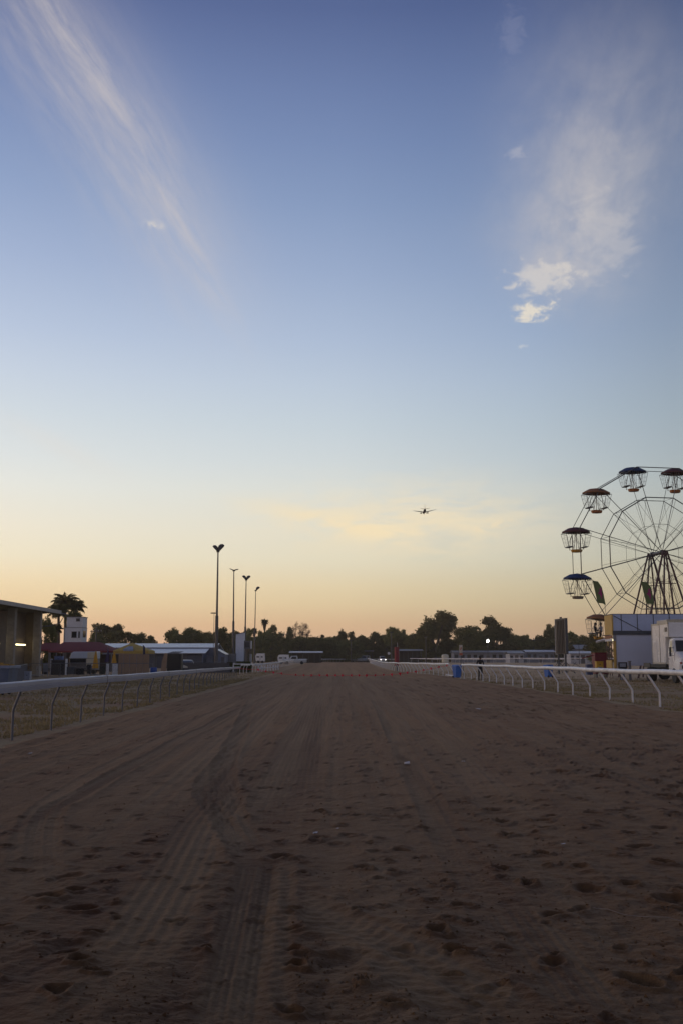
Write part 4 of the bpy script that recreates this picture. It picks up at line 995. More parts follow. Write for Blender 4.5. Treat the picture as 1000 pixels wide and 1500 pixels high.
# low hedges and white barrier
def hedge(label, px0, px1, pt, Y, dep=1.0):
    a = at(px0, pt, Y); b = at(px1, pt, Y); w = b[0]-a[0]; h = a[2]
    g = thing('hedge', label, 'hedge', (a[0], Y, 0), 0, 'clipped hedges left of the track')
    n = 2600; P_ = np.stack([rng.random(n)*w, rng.random(n)*dep, rng.random(n)**.6*h], 1)
    V = P_[:, None, :]+(rng.random((n, 4, 3))-.5)*.16
    o = bpy.data.objects.new('leaves', npmesh('leaves', V.reshape(-1, 3), np.arange(n*4).reshape(-1, 4), L_hedge, False)); COL.objects.link(o); o.parent = g
    st = MB()
    for k in range(6): st.tube([(w*(k+.5)/6, dep/2, -.1), (w*(k+.5)/6+.05, dep/2, h*.8)], .03, 5)
    st.build('stems', M_bark, g)
hedge('small dark hedge at the end of the grey bar fence', 333, 340, 970.5, 124)
hedge('long low hedge under the white board barrier', 343, 368, 974, 122)
hedge('green hedge along the foot of the slim pale tower', 346, 367, 969, 160)
def barrier():
    a = at(340, 971.2, 128); b = at(379, 972.5, 128); c = at(408, 970, 150)
    g = thing('board_barrier', 'low white board barrier with openings, in front of the light poles', 'barrier', (a[0], 128, 0)); w = b[0]-a[0]
    MB().box(0, .35, -.1, .1, 0, a[2]+.02).build('end_post', M_wp, g)
    m = MB(); m.add([(.35, 0, a[2]-.05), (w, 0, b[2]), (w, .05, b[2]), (.35, .05, a[2]-.05), (.35, 0, a[2]-.32), (w, 0, b[2]-.25), (w, .05, b[2]-.25), (.35, .05, a[2]-.32)], [(0, 1, 2, 3), (4, 7, 6, 5), (0, 4, 5, 1), (1, 5, 6, 2), (2, 6, 7, 3), (3, 7, 4, 0)]); m.build('board', M_wp, g)
    dx_, dy_ = c[0]-b[0], 22; m2 = MB()
    m2.tube([(w, 0, b[2]-.1), (w+dx_, dy_, c[2])], .09, 6); m2.build('rail', M_wp, g); m2 = MB(); m2.tube([(w, 0, .45), (w+dx_, dy_, .5)], .07, 6); m2.build('rail', M_wp, g)
    for k in range(8): t = k/7; MB().box(w+dx_*t-.1, w+dx_*t+.1, dy_*t-.05, dy_*t+.05, 0, b[2]-.15).build('post', M_wp, g)
    for x in (w*.35, w*.7): MB().box(x, x+.1, .06, .14, 0, b[2]-.1).build('post', M_wp, g)
barrier()

# ================================================================== people
M_skin = mat('tanned_skin', (0.28, 0.15, 0.10), 0.6, var=0.08)
M_hair = mat('dark_hair', (0.015, 0.012, 0.010), 0.7)
def person(label, loc, rz, J, mats, hair=True, scale=1.0, zcut=(0, 0, 0), cap=None):
    """one skinned body; J = joints (x,y,z) facing -Y; mats = legs, shorts, top, skin by height bands"""
    V = []; E = []; Rr = []
    def chain(start, pts):
        prev = start
        for (p, r) in pts:
            V.append(p); Rr.append(r); E.append((prev, len(V)-1)) if prev is not None else None
            prev = len(V)-1
        return prev
    pel = chain(None, [(J['pelvis'], .145)])
    ch = chain(pel, [(tuple((Vector(J['pelvis'])*.55+Vector(J['chest'])*.45)), .135), (J['chest'], .155)])
    nk = chain(ch, [(J['neck'], .075), (tuple(Vector(J['neck']).lerp(Vector(J['head']), .45)), .065)])
    hd = chain(nk, [(J['head'], .098), (tuple(Vector(J['head'])+Vector((0, .01, .10))), .085)])
    for sd in ('l', 'r'):
        sh = chain(ch, [(J[sd+'sh'], .075)])
        el_ = chain(sh, [(tuple(Vector(J[sd+'sh']).lerp(Vector(J[sd+'el']), .5)), .058), (J[sd+'el'], .048)])
        wr = chain(el_, [(tuple(Vector(J[sd+'el']).lerp(Vector(J[sd+'wr']), .4)), .043), (J[sd+'wr'], .028)])
        d = (Vector(J[sd+'wr'])-Vector(J[sd+'el'])).normalized()
        pm = Vector(J[sd+'wr'])+d*.06; pl = chain(wr, [(tuple(pm), .034)])
        sdv = Vector((0, 1, 0)) if abs(d.y) < .8 else Vector((1, 0, 0))
        for k in range(4):
            q = pm+d*.045+sdv*(k-1.5)*.02; ln = (.035, .042, .038, .028)[k]
            chain(pl, [(tuple(q), .0095), (tuple(q+d*ln+Vector((0.004, -.006, -.004))), .009), (tuple(q+d*ln*1.7+Vector((.01, -.018, -.01))), .007)])
        chain(pl, [(tuple(pm-sdv*.035+d*.005), .011), (tuple(pm-sdv*.05+d*.04), .009)])
        hp_ = chain(pel, [(J[sd+'hip'], .098)])
        kn = chain(hp_, [(tuple(Vector(J[sd+'hip']).lerp(Vector(J[sd+'kn']), .5)), .080), (J[sd+'kn'], .060)])
        an = chain(kn, [(tuple(Vector(J[sd+'kn']).lerp(Vector(J[sd+'an']), .35)), .060), (J[sd+'an'], .042)])
        chain(an, [(tuple(Vector(J[sd+'an'])+Vector((0, -.06, -.045))), .042), (tuple(Vector(J[sd+'an'])+Vector((0, -.17, -.06))), .034)])
    me = bpy.data.meshes.new('person'); me.from_pydata(V, E, [])
    o = bpy.data.objects.new('person', me); COL.objects.link(o)
    sk = o.modifiers.new('skin', 'SKIN'); sk.use_smooth_shade = True; sk.branch_smoothing = 0.6
    o.modifiers.new('sub', 'SUBSURF').levels = 1
    if not me.skin_vertices: me.skin_vertices.new()
    for i, sv in enumerate(me.skin_vertices[0].data):
        sv.radius = (Rr[i], Rr[i]*(0.72 if i in (0, 1, 2) else 1)); sv.use_root = (i == 0)
    dg = bpy.context.evaluated_depsgraph_get(); dg.update()
    m2 = bpy.data.meshes.new_from_object(o.evaluated_get(dg)); o.modifiers.clear(); o.data = m2
    m2.materials.clear()
    for m_ in mats: m2.materials.append(m_)
    jw = [Vector(J[k]) for k in ('lwr', 'rwr')]; jn = Vector(J['neck'])
    for p in m2.polygons:
        c = p.center; i = 2
        if c.z > jn.z+.03: i = 3
        elif min((c-w).length for w in jw) < .16 and (min((c-w).length for w in jw) < (c-Vector(J['pelvis'])).length): i = 3
        else:
            dl = min((c-Vector(J[s_+'kn'])).length for s_ in 'lr'); da = min((c-Vector(J[s_+'an'])).length for s_ in 'lr')
            if da < .14: i = 4
            elif dl < .20 or da < .34: i = 0
            elif (c-Vector(J['pelvis'])).length < .17 or min((c-Vector(J[s_+'hip']).lerp(Vector(J[s_+'kn']), .45)).length for s_ in 'lr') < .24: i = 1
        p.material_index = i; p.use_smooth = True
    tag(o, label, 'person'); o.location = loc; o.rotation_euler = (0, 0, rz); o.scale = (scale,)*3
    h = Vector(J['head']); f = MB()
    f.lathe([(.03, -.10), (.095, -.07), (.112, .0), (.108, .06), (.08, .115), (.03, .135)], c=(h.x, h.y+.022, h.z+.045), n=14); f.build('hair', cap or M_hair, o)
    n_ = MB(); n_.add([(h.x-.015, h.y-.095, h.z-.01), (h.x+.015, h.y-.095, h.z-.01), (h.x, h.y-.125, h.z-.02), (h.x, h.y-.09, h.z+.035)], [(0, 1, 2), (0, 2, 3), (1, 3, 2), (0, 3, 1)]); n_.build('nose', M_skin, o)
    e = MB()
    for sx in (-.035, .035): e.cbox((h.x+sx, h.y-.092, h.z+.03), (.024, .012, .012))
    e.build('eyes', M_hair, o); mo = MB().cbox((h.x, h.y-.088, h.z-.052), (.045, .014, .010)).build('mouth', mat('lips', (.2, .07, .06), .6), o)
    er = MB()
    for sx in (-.098, .098): er.cbox((h.x+sx, h.y+.01, h.z+.01), (.018, .04, .055))
    er.build('ears', M_skin, o)
    return o
STAND = dict(pelvis=(0, 0, .93), chest=(0, .03, 1.30), neck=(0, .02, 1.47), head=(0, -.03, 1.60), lsh=(-.19, .02, 1.40), rsh=(.19, .02, 1.40),
             lel=(-.27, .02, 1.12), rel=(.27, .02, 1.12), lwr=(-.14, -.20, 1.02), rwr=(.14, -.20, 1.03), lhip=(-.095, 0, .86), rhip=(.10, 0, .86),
             lkn=(-.11, -.02, .48), rkn=(.12, -.03, .48), lan=(-.11, .02, .085), ran=(.13, .03, .085))
M_blk = mat('black_cloth', (0.012, 0.012, 0.013), 0.85); M_blk2 = mat('charcoal_cloth', (0.02, 0.02, 0.022), 0.85); M_shoe = mat('dark_shoes', (0.03, 0.028, 0.026), 0.7)
px_ = at(703, 990, 77.5)
person('person in black top and long dark shorts standing behind the white rail', (px_[0], 77.5, -.03), R(150), STAND, [mat('dark_trousers', (.022, .02, .02), .85), M_blk2, M_blk, M_skin, M_shoe], scale=1.06)  # lower legs in an even near-black
SIT = dict(pelvis=(0, 0, .12), chest=(0, .05, .50), neck=(0, .02, .68), head=(0, -.03, .81), lsh=(-.18, .03, .60), rsh=(.18, .03, .60), lel=(-.25, -.08, .34), rel=(.25, -.08, .34),
           lwr=(-.14, -.30, .26), rwr=(.14, -.30, .26), lhip=(-.09, -.05, .10), rhip=(.09, -.05, .10), lkn=(-.12, -.44, .12), rkn=(.12, -.44, .12), lan=(-.12, -.40, -.30), ran=(.12, -.42, -.30))

# ================================================================== ferris wheel
WX, WY, WZ = 28.12, 87.0, 10.85; WRZ = R(10.0); RO, RM, RI, TH = 7.85, 5.05, 2.6, 1.75
def wheel_w(x, y, z):
    c, s_ = math.cos(WRZ), math.sin(WRZ); return (WX+x*c-y*s_, WY+x*s_+y*c, z)
M_rimn = mat('grey_wheel_steel', (0.11, 0.11, 0.105), 0.4, metal=0.5); M_tow = mat('dark_red_tower_paint', (0.075, 0.028, 0.032), 0.5)
fw = thing('ferris_wheel', 'tall open steel ferris wheel with dark red A-frame towers, right edge', 'ferris wheel', (WX, WY, 0), WRZ)
angs = [math.radians(15+30*k) for k in range(12)]
def pt(a, r, y): return (r*math.cos(a), y, WZ+r*math.sin(a))
for y, th in ((0.0, 1.0), (TH, 0.72)):
    for r, t in ((RO, .045), (RM, .05), (RI, .020)):
        m = MB()
        for k in range(12): m.tube([pt(angs[k], r, y), pt(angs[(k+1) % 12], r, y)], t*th, 6)
        m.build('rim', M_rimn, fw)
    for k in range(12):
        m = MB(); hubp = Vector((0.28*math.cos(angs[k]), y, WZ+.28*math.sin(angs[k])))
        m.tube([hubp, pt(angs[k], RM, y*.985), pt(angs[k], RO, y)], .032*th, 5)
        a2 = angs[k]+0.045; m.tube([hubp, pt(angs[k]+.05 if k % 2 else angs[k]-.05, RM, y)], .016*th, 4)
        m.build('spoke', M_rimn, fw)
for k in range(12):
    q = [pt(angs[k], RM, 0), pt(angs[k], RM, TH), pt(angs[k], RI, 0), pt(angs[k], RI, TH), pt(angs[k], RM, 0)]
    MB().tube(q, [.020, .020, .010, .010, .012], 4).build('cross_brace', M_rimn, fw)
MB().tube([(0, -.55, WZ), (0, TH+.55, WZ)], .16, 12).build('axle', M_steel, fw)
for y in (0, TH): MB().tube([(0, y-.12, WZ), (0, y+.12, WZ)], [.24, .24], 14).build('hub', M_steel, fw)
for y, q in ((-.5, 1.0), (TH+.5, .9)):
    for dx_, r_ in ((-2.6, .085), (-0.75, .075), (0.75, .075), (2.6, .085)):
        MB().tube([(dx_*.06, y, WZ+.15), (dx_*1.25, y+(.5 if y > 0 else -.5), 0)], r_*q, 8).build('tower_leg', M_tow, fw)
    m = MB()
    for z in (2.6, 5.4, 8.1):
        hw = 1.25*2.6*(WZ-z)/WZ; hy = (.5 if y > 0 else -.5)*(WZ-z)/WZ; m.tube([(-hw, y+hy, z), (hw, y+hy, z)], .04, 5)
    m.build('tower_beam', M_tow, fw)
    m = MB()
    for cx in (-.42, .42):
        for sx in (-.17, .17): m.tube([(cx+sx, y*.8, 0), (cx+sx, y*.8, WZ-2.0)], .022, 4)
        z = .2; k = 0
        while z < WZ-2.4:
            m.tube([(cx-.17, y*.8, z), (cx+.17, y*.8, z)], .014, 4); m.tube([(cx-.17, y*.8, z), (cx+.17, y*.8, z+.62)] if k % 2 else [(cx+.17, y*.8, z), (cx-.17, y*.8, z+.62)], .010, 3); z += .62; k += 1
    m.build('lattice_mast', M_tow, fw)
    m = MB()
    for dx_ in (-1.6, -1.1, 1.1, 1.6, 2.1): m.tube([(0, y, WZ-.3), (dx_*1.6, y+(1.4 if y > 0 else -1.4), 0)], .011, 3)
    m.build('stay_cable', M_wire, fw)
M_gw = mat('pale_cage_steel', (0.22, 0.22, 0.21), .45, metal=.3)
def mesh_panel(mb, a, b, c, d, nu=5, nv_=4, r=.008):
    a, b, c, d = map(Vector, (a, b, c, d))
    for i in range(nu+1):
        t = i/nu; mb.tube([a.lerp(b, t), d.lerp(c, t)], r if 0 < i < nu else .021, 3)
    for j in range(nv_+1):
        t = j/nv_; mb.tube([a.lerp(d, t), b.lerp(c, t)], r if 0 < j < nv_ else .021, 3)
def gondola(ang, canopy, pan, label, tilt=0.0):
    p = pt(ang, RO, TH/2); w = wheel_w(p[0], p[1], p[2])
    g = thing('gondola', label, 'gondola', w, WRZ, 'gondolas hanging on the ferris wheel'); g.rotation_euler = (0, tilt, WRZ)
    n = 16; vs = [(0, 0, .16)]; Rr = 1.24
    ring = [(Rr*math.cos(2*math.pi*(k+.5)/n), Rr*.78*math.sin(2*math.pi*(k+.5)/n)) for k in range(n)]
    vs += [(x*.55, y*.55, .05) for x, y in ring]+[(x, y, -.25) for x, y in ring]
    vs += [(0, 0, .12)]+[(x*.55, y*.55, .01) for x, y in ring]+[(x*.98, y*.98, -.29) for x, y in ring]
    o2 = 1+2*n; fs = []
    for k in range(n):
        k2 = (k+1) % n
        fs += [(0, 1+k, 1+k2), (1+k, 1+n+k, 1+n+k2, 1+k2), (o2, o2+1+k2, o2+1+k), (o2+1+k, o2+1+k2, o2+1+n+k2, o2+1+n+k), (1+n+k, o2+1+n+k, o2+1+n+k2, 1+n+k2)]
    cn = MB().add(vs, fs, False).build('canopy', canopy, g, sharp=15)
    v = MB(); m_ = 64
    for k in range(m_):
        t0, t1 = 2*math.pi*k/m_, 2*math.pi*(k+1)/m_; tm = (t0+t1)/2
        def q(t, z, e=1.0): return (Rr*e*math.cos(t), Rr*.78*e*math.sin(t), z)
        dz = -.37 if k % 2 == 0 else -.315
        v.add([q(t0, -.26), q(t1, -.26), q(t1, -.33), q(tm, dz-.03), q(t0, -.33), q(t0, -.26, .985), q(t1, -.26, .985), q(t1, -.33, .985), q(tm, dz-.03, .985), q(t0, -.33, .985)], [(0, 1, 2, 3, 4), (9, 8, 7, 6, 5), (4, 3, 8, 9), (3, 2, 7, 8)])
    v.build('valance', canopy, cn)
    MB().tube([(0, -TH/2, 0), (0, TH/2, 0)], .04, 6).build('hanger_axle', M_steel, g)
    f = MB()
    f.tube([(0, 0, .1), (0, 0, -2.02)], .03, 6); f.tube([(.17, 0, -.2), (.17, 0, -2.02)], .016, 4); f.tube([(-.17, 0, -.2), (-.17, 0, -2.02)], .016, 4)
    for sx in (-1, 1):
        for sy in (-1, 1):
            f.tube([(0, sy*.55, .0), (sx*.30, sy*.58, -.95), (sx*.48, sy*.42, -1.86)], .022, 5)
            f.tube([(0, sy*.5, -.05), (sx*.66, sy*.52, -1.62)], .016, 4)
            f.tube([(sx*.44, sy*.36, -1.84), (sx*.50, sy*.46, -1.62), (sx*.86, sy*.48, -1.60)], .022, 5)
    f.build('frame', M_gw, g)
    for sx in (-1, 1):
        b = MB(); mesh_panel(b, (sx*.88, -.50, -1.60), (sx*.88, .50, -1.60), (sx*1.16, .60, -.42), (sx*1.16, -.60, -.42), 4, 3)
        for sy in (-1, 1): mesh_panel(b, (sx*.88, sy*.50, -1.60), (sx*.52, sy*.50, -1.58), (sx*.62, sy*.62, -.50), (sx*1.16, sy*.60, -.42), 2, 3)
        b.build('backrest', M_gw, g)
        s_ = MB().box(min(sx*.50, sx*.86), max(sx*.50, sx*.86), -.46, .46, -1.66, -1.60).build('seat', mat('dark_seat', (.05, .045, .04), .6), g, bevel=.01)
    n = 8; ring = [(.52*math.cos(2*math.pi*(k+.5)/n), .44*math.sin(2*math.pi*(k+.5)/n)) for k in range(n)]
    t = MB(); t.add([(x, y, -1.84) for x, y in ring]+[(x*.86, y*.86, -2.06) for x, y in ring], [(k, (k+1) % n, n+(k+1) % n, n+k) for k in range(n)]+[tuple(range(n)), tuple(n+k for k in reversed(range(n)))])
    t.build('foot_pan', pan, g)
    return g
C_blue = mat('blue_canopy', (0.012, 0.035, 0.12), .6); C_or = mat('orange_canopy', (0.24, 0.10, 0.035), .6); C_mar = mat('maroon_canopy', (0.085, 0.022, 0.026), .6)
P_or = mat('orange_pan', (.36, .13, .035), .5); P_ye = mat('yellow_pan', (.50, .27, .04), .5); P_gr = mat('grey_pan', (.20, .16, .12), .5)
gondola(math.radians(75), C_mar, P_or, 'topmost maroon-roofed gondola, cut by the right edge', .02)
gondola(math.radians(105), C_blue, P_or, 'blue-roofed gondola at the top of the wheel', -.02)
gondola(math.radians(135), C_or, P_or, 'empty orange-roofed gondola high on the left of the wheel', .01)
gondola(math.radians(165), C_mar, P_ye, 'maroon-roofed gondola on the far left of the wheel, above a blue one', -.01)
gondola(math.radians(195), C_blue, P_gr, 'lower blue-roofed gondola beside the feather flag', .015)
low = gondola(math.radians(225), C_or, P_ye, 'lowest orange-roofed gondola carrying two riders beside the ride booth', .12)
for dxx, lab, top, rz in ((-.62, 'person in dark clothes riding on the outer seat of the lowest gondola', M_blk, R(80)), (-.12, 'person in pale grey top riding nearer the wheel in the lowest gondola', mat('pale_grey_top', (.36, .36, .40), .8), R(-80))):
    p = pt(math.radians(225), RO, TH/2); w = wheel_w(p[0]+dxx, p[1]-.15, p[2]-1.62+(.05 if dxx < -.3 else .06))
    person(lab, w, rz+WRZ, SIT, [M_blk2, M_blk2, top, M_skin, M_shoe])

# ================================================================== ride booth in front of the wheel
def booth():
    Y = 78.0; x0 = at(897.5, 950, Y)[0]; zt = at(920, 900, Y)[2]; zb0 = at(920, 924, Y)[2]; zb1 = at(920, 929.5, Y)[2]; zlo = at(920, 975, Y)[2]
    g = thing('ride_booth', 'blue-grey folding ride trailer with yellow end panels, under the ferris wheel', 'ride trailer', (x0, Y, 0)); X2 = 10.5; D_ = 2.15
    M = mat('blue_grey_panel', (0.42, 0.50, 0.70), .5, var=.06, wave=('X', 1.3), bump=.05); M2 = mat('pale_grey_panel', (0.50, 0.56, 0.72), .5, var=.04, scale=.8); Mb = mat('dark_blue_beam', (0.055, 0.065, 0.085), .5)
    My = mat('faded_yellow_panel', (0.52, 0.34, 0.085), .6, dirt=(.36, .22, .06), scale=2)
    cuts = [0, .70, 1.95, 3.2, 4.45, 5.7, 7.0, 8.5, X2]
    for a, b in zip(cuts[:-1], cuts[1:]): MB().box(a+.012, b-.012, 0, .08, zb1+.02, zt).build('upper_panel', M, g, bevel=.01)
    sm = MB()
    for a in cuts[1:-1]: sm.box(a-.03, a+.03, -.02, .0, zb1, zt)
    sm.box(0, X2, .02, D_, zt, zt+.05); sm.tube([(.1, -.03, zt-.1), (2.6, -.03, zb1+.1)], .025, 5); sm.build('frame', Mb, g)
    MB().box(0.0, X2, -.06, .10, zb0+.0, zb1).build('beam', Mb, g) if zb0 < zb1 else MB().box(0, X2, -.06, .112, zb1-.02, zb0).build('beam', Mb, g)
    MB().box(.28, 6.2, .02, .10, zlo, zb1+.02).build('lower_panel', M2, g, bevel=.01); MB().box(0.03, .25, -.01, .10, .5, zb1+.02).build('side_post', mat('grey_post_paint', (.22, .23, .26), .5), g)
    MB().box(6.2, X2, .02, .10, zlo, zb1+.02).build('lower_panel', M2, g)
    zy0 = at(892, 930, Y+1)[2]
    MB().box(-.05, .0, .12, D_, zy0, zt-.02).build('end_panel', My, g, bevel=.01); MB().box(-.06, .05, -.05, .10, zy0-.05, zt-.02).build('corner_post', My, g)
    MB().box(-.06, -.0, .12, D_, zy0-.30, zy0-.05).build('sign_strip', mat('red_brown_strip', (.25, .09, .03), .6, var=.4, scale=8), g)
    MB().box(-.07, .0, .10, D_, zy0-.50, zy0-.32).build('white_strip', M_wp, g)
    MB().box(.02, .20, -.03, .06, .75, zy0-.5).build('yellow_post', My, g)
    st = MB(); stz = .9
    for yy in (.35, 1.0, 1.7): st.tube([(-.05, yy, .3), (-.05, yy, zy0-.5)], .045, 6)
    for k in range(7): st.tube([(-.05, .35, .5+k*.36), (-.05, 1.7, .65+k*.36)], .02, 4)
    st.build('side_lattice', mat('mixed_brown_steel', (.16, .10, .07), .6, var=.5), g)
    MB().box(-.10, -.02, .3, 1.85, .75, 1.5).build('lower_end_panel', My, g)
    # the sloping canopy plank over the loading side
    a = at(872.5, 940.5, 82); b = at(896, 934, 81)
    MB().tube([(a[0]-x0, 82-Y, a[2]), (b[0]-x0, 81-Y, b[2])], .10, 4).build('awning_arm', mat('pale_arm', (.6, .6, .6), .4), g)
    MB().lathe([(.02, 0), (.11, .03), (.12, .12), (.03, .16)], c=(b[0]-x0-.02, 81-Y, b[2]-.28), n=12).build('lamp', mat('lit_booth_lamp', (.9, .85, .6), .4, emit=((1, .85, .5), 4)), g)
    MB().lathe([(.03, 0), (.12, .15), (.14, .5), (.10, .62), (.02, .68)], c=(a[0]-x0+.85, 81.5-Y, a[2]-.35), n=12).build('hanging_bag', mat('cream_bag', (.55, .45, .2), .7), g)
    MB().box(0.3, X2, .15, D_, .55, .8).build('chassis', M_black2, g)
    for x in (4.0, 5.1, 7.0): wheel(g, x, .4, .45, .45, .3, face='y')
    for x in (.5, 2.9): MB().box(x, x+.14, .2, .34, -.02, .6).build('jack_leg', M_steel, g)
    return g
booth()
def feather(px_b, pts_px, Y, label, zb):
    x, _, _ = at(px_b, 900, Y); g = thing('feather_flag', label, 'flag', (x, Y, zb), 0, 'green feather flags on the ride trailer')
    P_ = [(at(a, b, Y)[0]-x, at(a, b, Y)[2]-zb) for a, b in pts_px]
    MB().prism(P_, 'y', 0, .02).build('cloth', mat('olive_green_flag', (0.12, 0.16, 0.06), .75), g)
    pole_pts = [(0, .03, 0)]+[(at(a, b, Y)[0]-x, .03, at(a, b, Y)[2]-zb) for a, b in pts_px[:4][::-1]]
    MB().tube(pole_pts, .018, 5).build('pole', M_steel, g)
    cx = sum(p[0] for p in P_)/len(P_); cz = sum(p[1] for p in P_)/len(P_)
    e = MB(); blob = [(-.02, .42), (.10, .36), (.12, .18), (.06, .08), (.16, -.05), (.10, -.22), (.12, -.45), (.04, -.42), (.0, -.22), (-.10, -.10), (-.20, -.06), (-.18, .06), (-.06, .12), (-.10, .26)]
    e.prism([(cx+u+.02, cz+w+.05) for u, w in blob], 'y', -.008, -.002); e.build('emblem', mat('magenta_print', (.30, .03, .14), .7), g)
feather(887, [(867, 850.5), (875, 852), (880.5, 860), (883.5, 872), (886.5, 886.5), (882, 884), (874.5, 883)], 78.6, 'left green feather flag with a magenta figure, at the yellow corner', at(887, 900, 78.6)[2])
feather(961, [(938, 852), (947, 853), (953, 861), (955.5, 873), (957, 886.5), (952, 884.5), (946, 884.5)], 78.6, 'right green feather flag with a magenta figure, before the wheel tower', at(957, 900, 78.6)[2])
# red ticket box, stay and yellow box
def red_box():
    Y = 90; a = at(870.5, 957, Y); b = at(890, 957, Y); g = thing('ticket_box', 'dark red loading box beside the yellow corner of the ride trailer', 'box', (a[0], Y, .1)); w = b[0]-a[0]
    MB().box(0, w, 0, 1.2, .2, a[2]-.1).build('body', mat('dark_red_panel', (.15, .012, .025), .5, wave=('X', 3), bump=.1), g, bevel=.02); MB().box(-.05, w+.05, -.06, 1.25, a[2]-.1, a[2]-.04).build('lid', M_red, g)
    c = at(853, 966, Y); MB().tube([(-.05, .3, a[2]-.25), (c[0]-a[0], .3, c[2])], .05, 5).build('stay', M_red, g)
    for x in (.1, w-.2): MB().box(x, x+.1, .1, 1.1, -.2, .21).build('foot', M_steel, g)
red_box()
simple_box('equipment_box', 'yellow equipment box in front of the dark red box', 'box', 873, 883.5, 969.5, 985, 84, mat('bright_yellow_box', (.55, .32, .02), .5), depth=.6)
simple_box('rubbish_tub', 'small pale green upright tub under the nearest rail by the ride trailer', 'tub', 877, 881.5, 978, 990.5, 77, mat('pale_green_tub', (.22, .24, .21), .6), depth=.35)
simple_box('storage_box', 'dark blue storage box left of the yellow equipment box', 'box', 859, 868, 974, 988.5, 86, mat('dark_blue_box', (.05, .07, .17), .5), depth=.6)
def monitor():
    Y = 76.5; a = at(904.5, 970, Y); b = at(918.5, 978, Y); g = thing('control_desk', 'black control desk with a pale screen in front of the pale trailer panel', 'desk', (a[0], Y, 0)); w = b[0]-a[0]
    MB().box(0, w, 0, .12, b[2]-.05, a[2]).build('screen_case', M_black2, g, bevel=.02); MB().box(.12, w-.12, -.012, .0, b[2]+.06, a[2]-.09).build('screen', mat('pale_screen', (.30, .34, .42), .2), g)
    MB().box(w*.1, w*.9, .0, .5, b[2]-.3, b[2]-.052).build('desk', M_black2, g, bevel=.02)
    MB().box(w*.35, w*.65, .02, .3, 0, b[2]-.3).build('stand', mat('blue_grey_stand', (.12, .14, .2), .5), g)
monitor()
p = at(920, 969, 76); g = thing('gate_post', 'grey square gate post between the control desk and the truck', 'post', (p[0], 76, 0)); MB().box(0, .17, 0, .17, 0, p[2]).build('shaft', M_post, g, bevel=.01); MB().box(-.03, .2, -.03, .2, p[2], p[2]+.04).build('cap', M_steel, g)
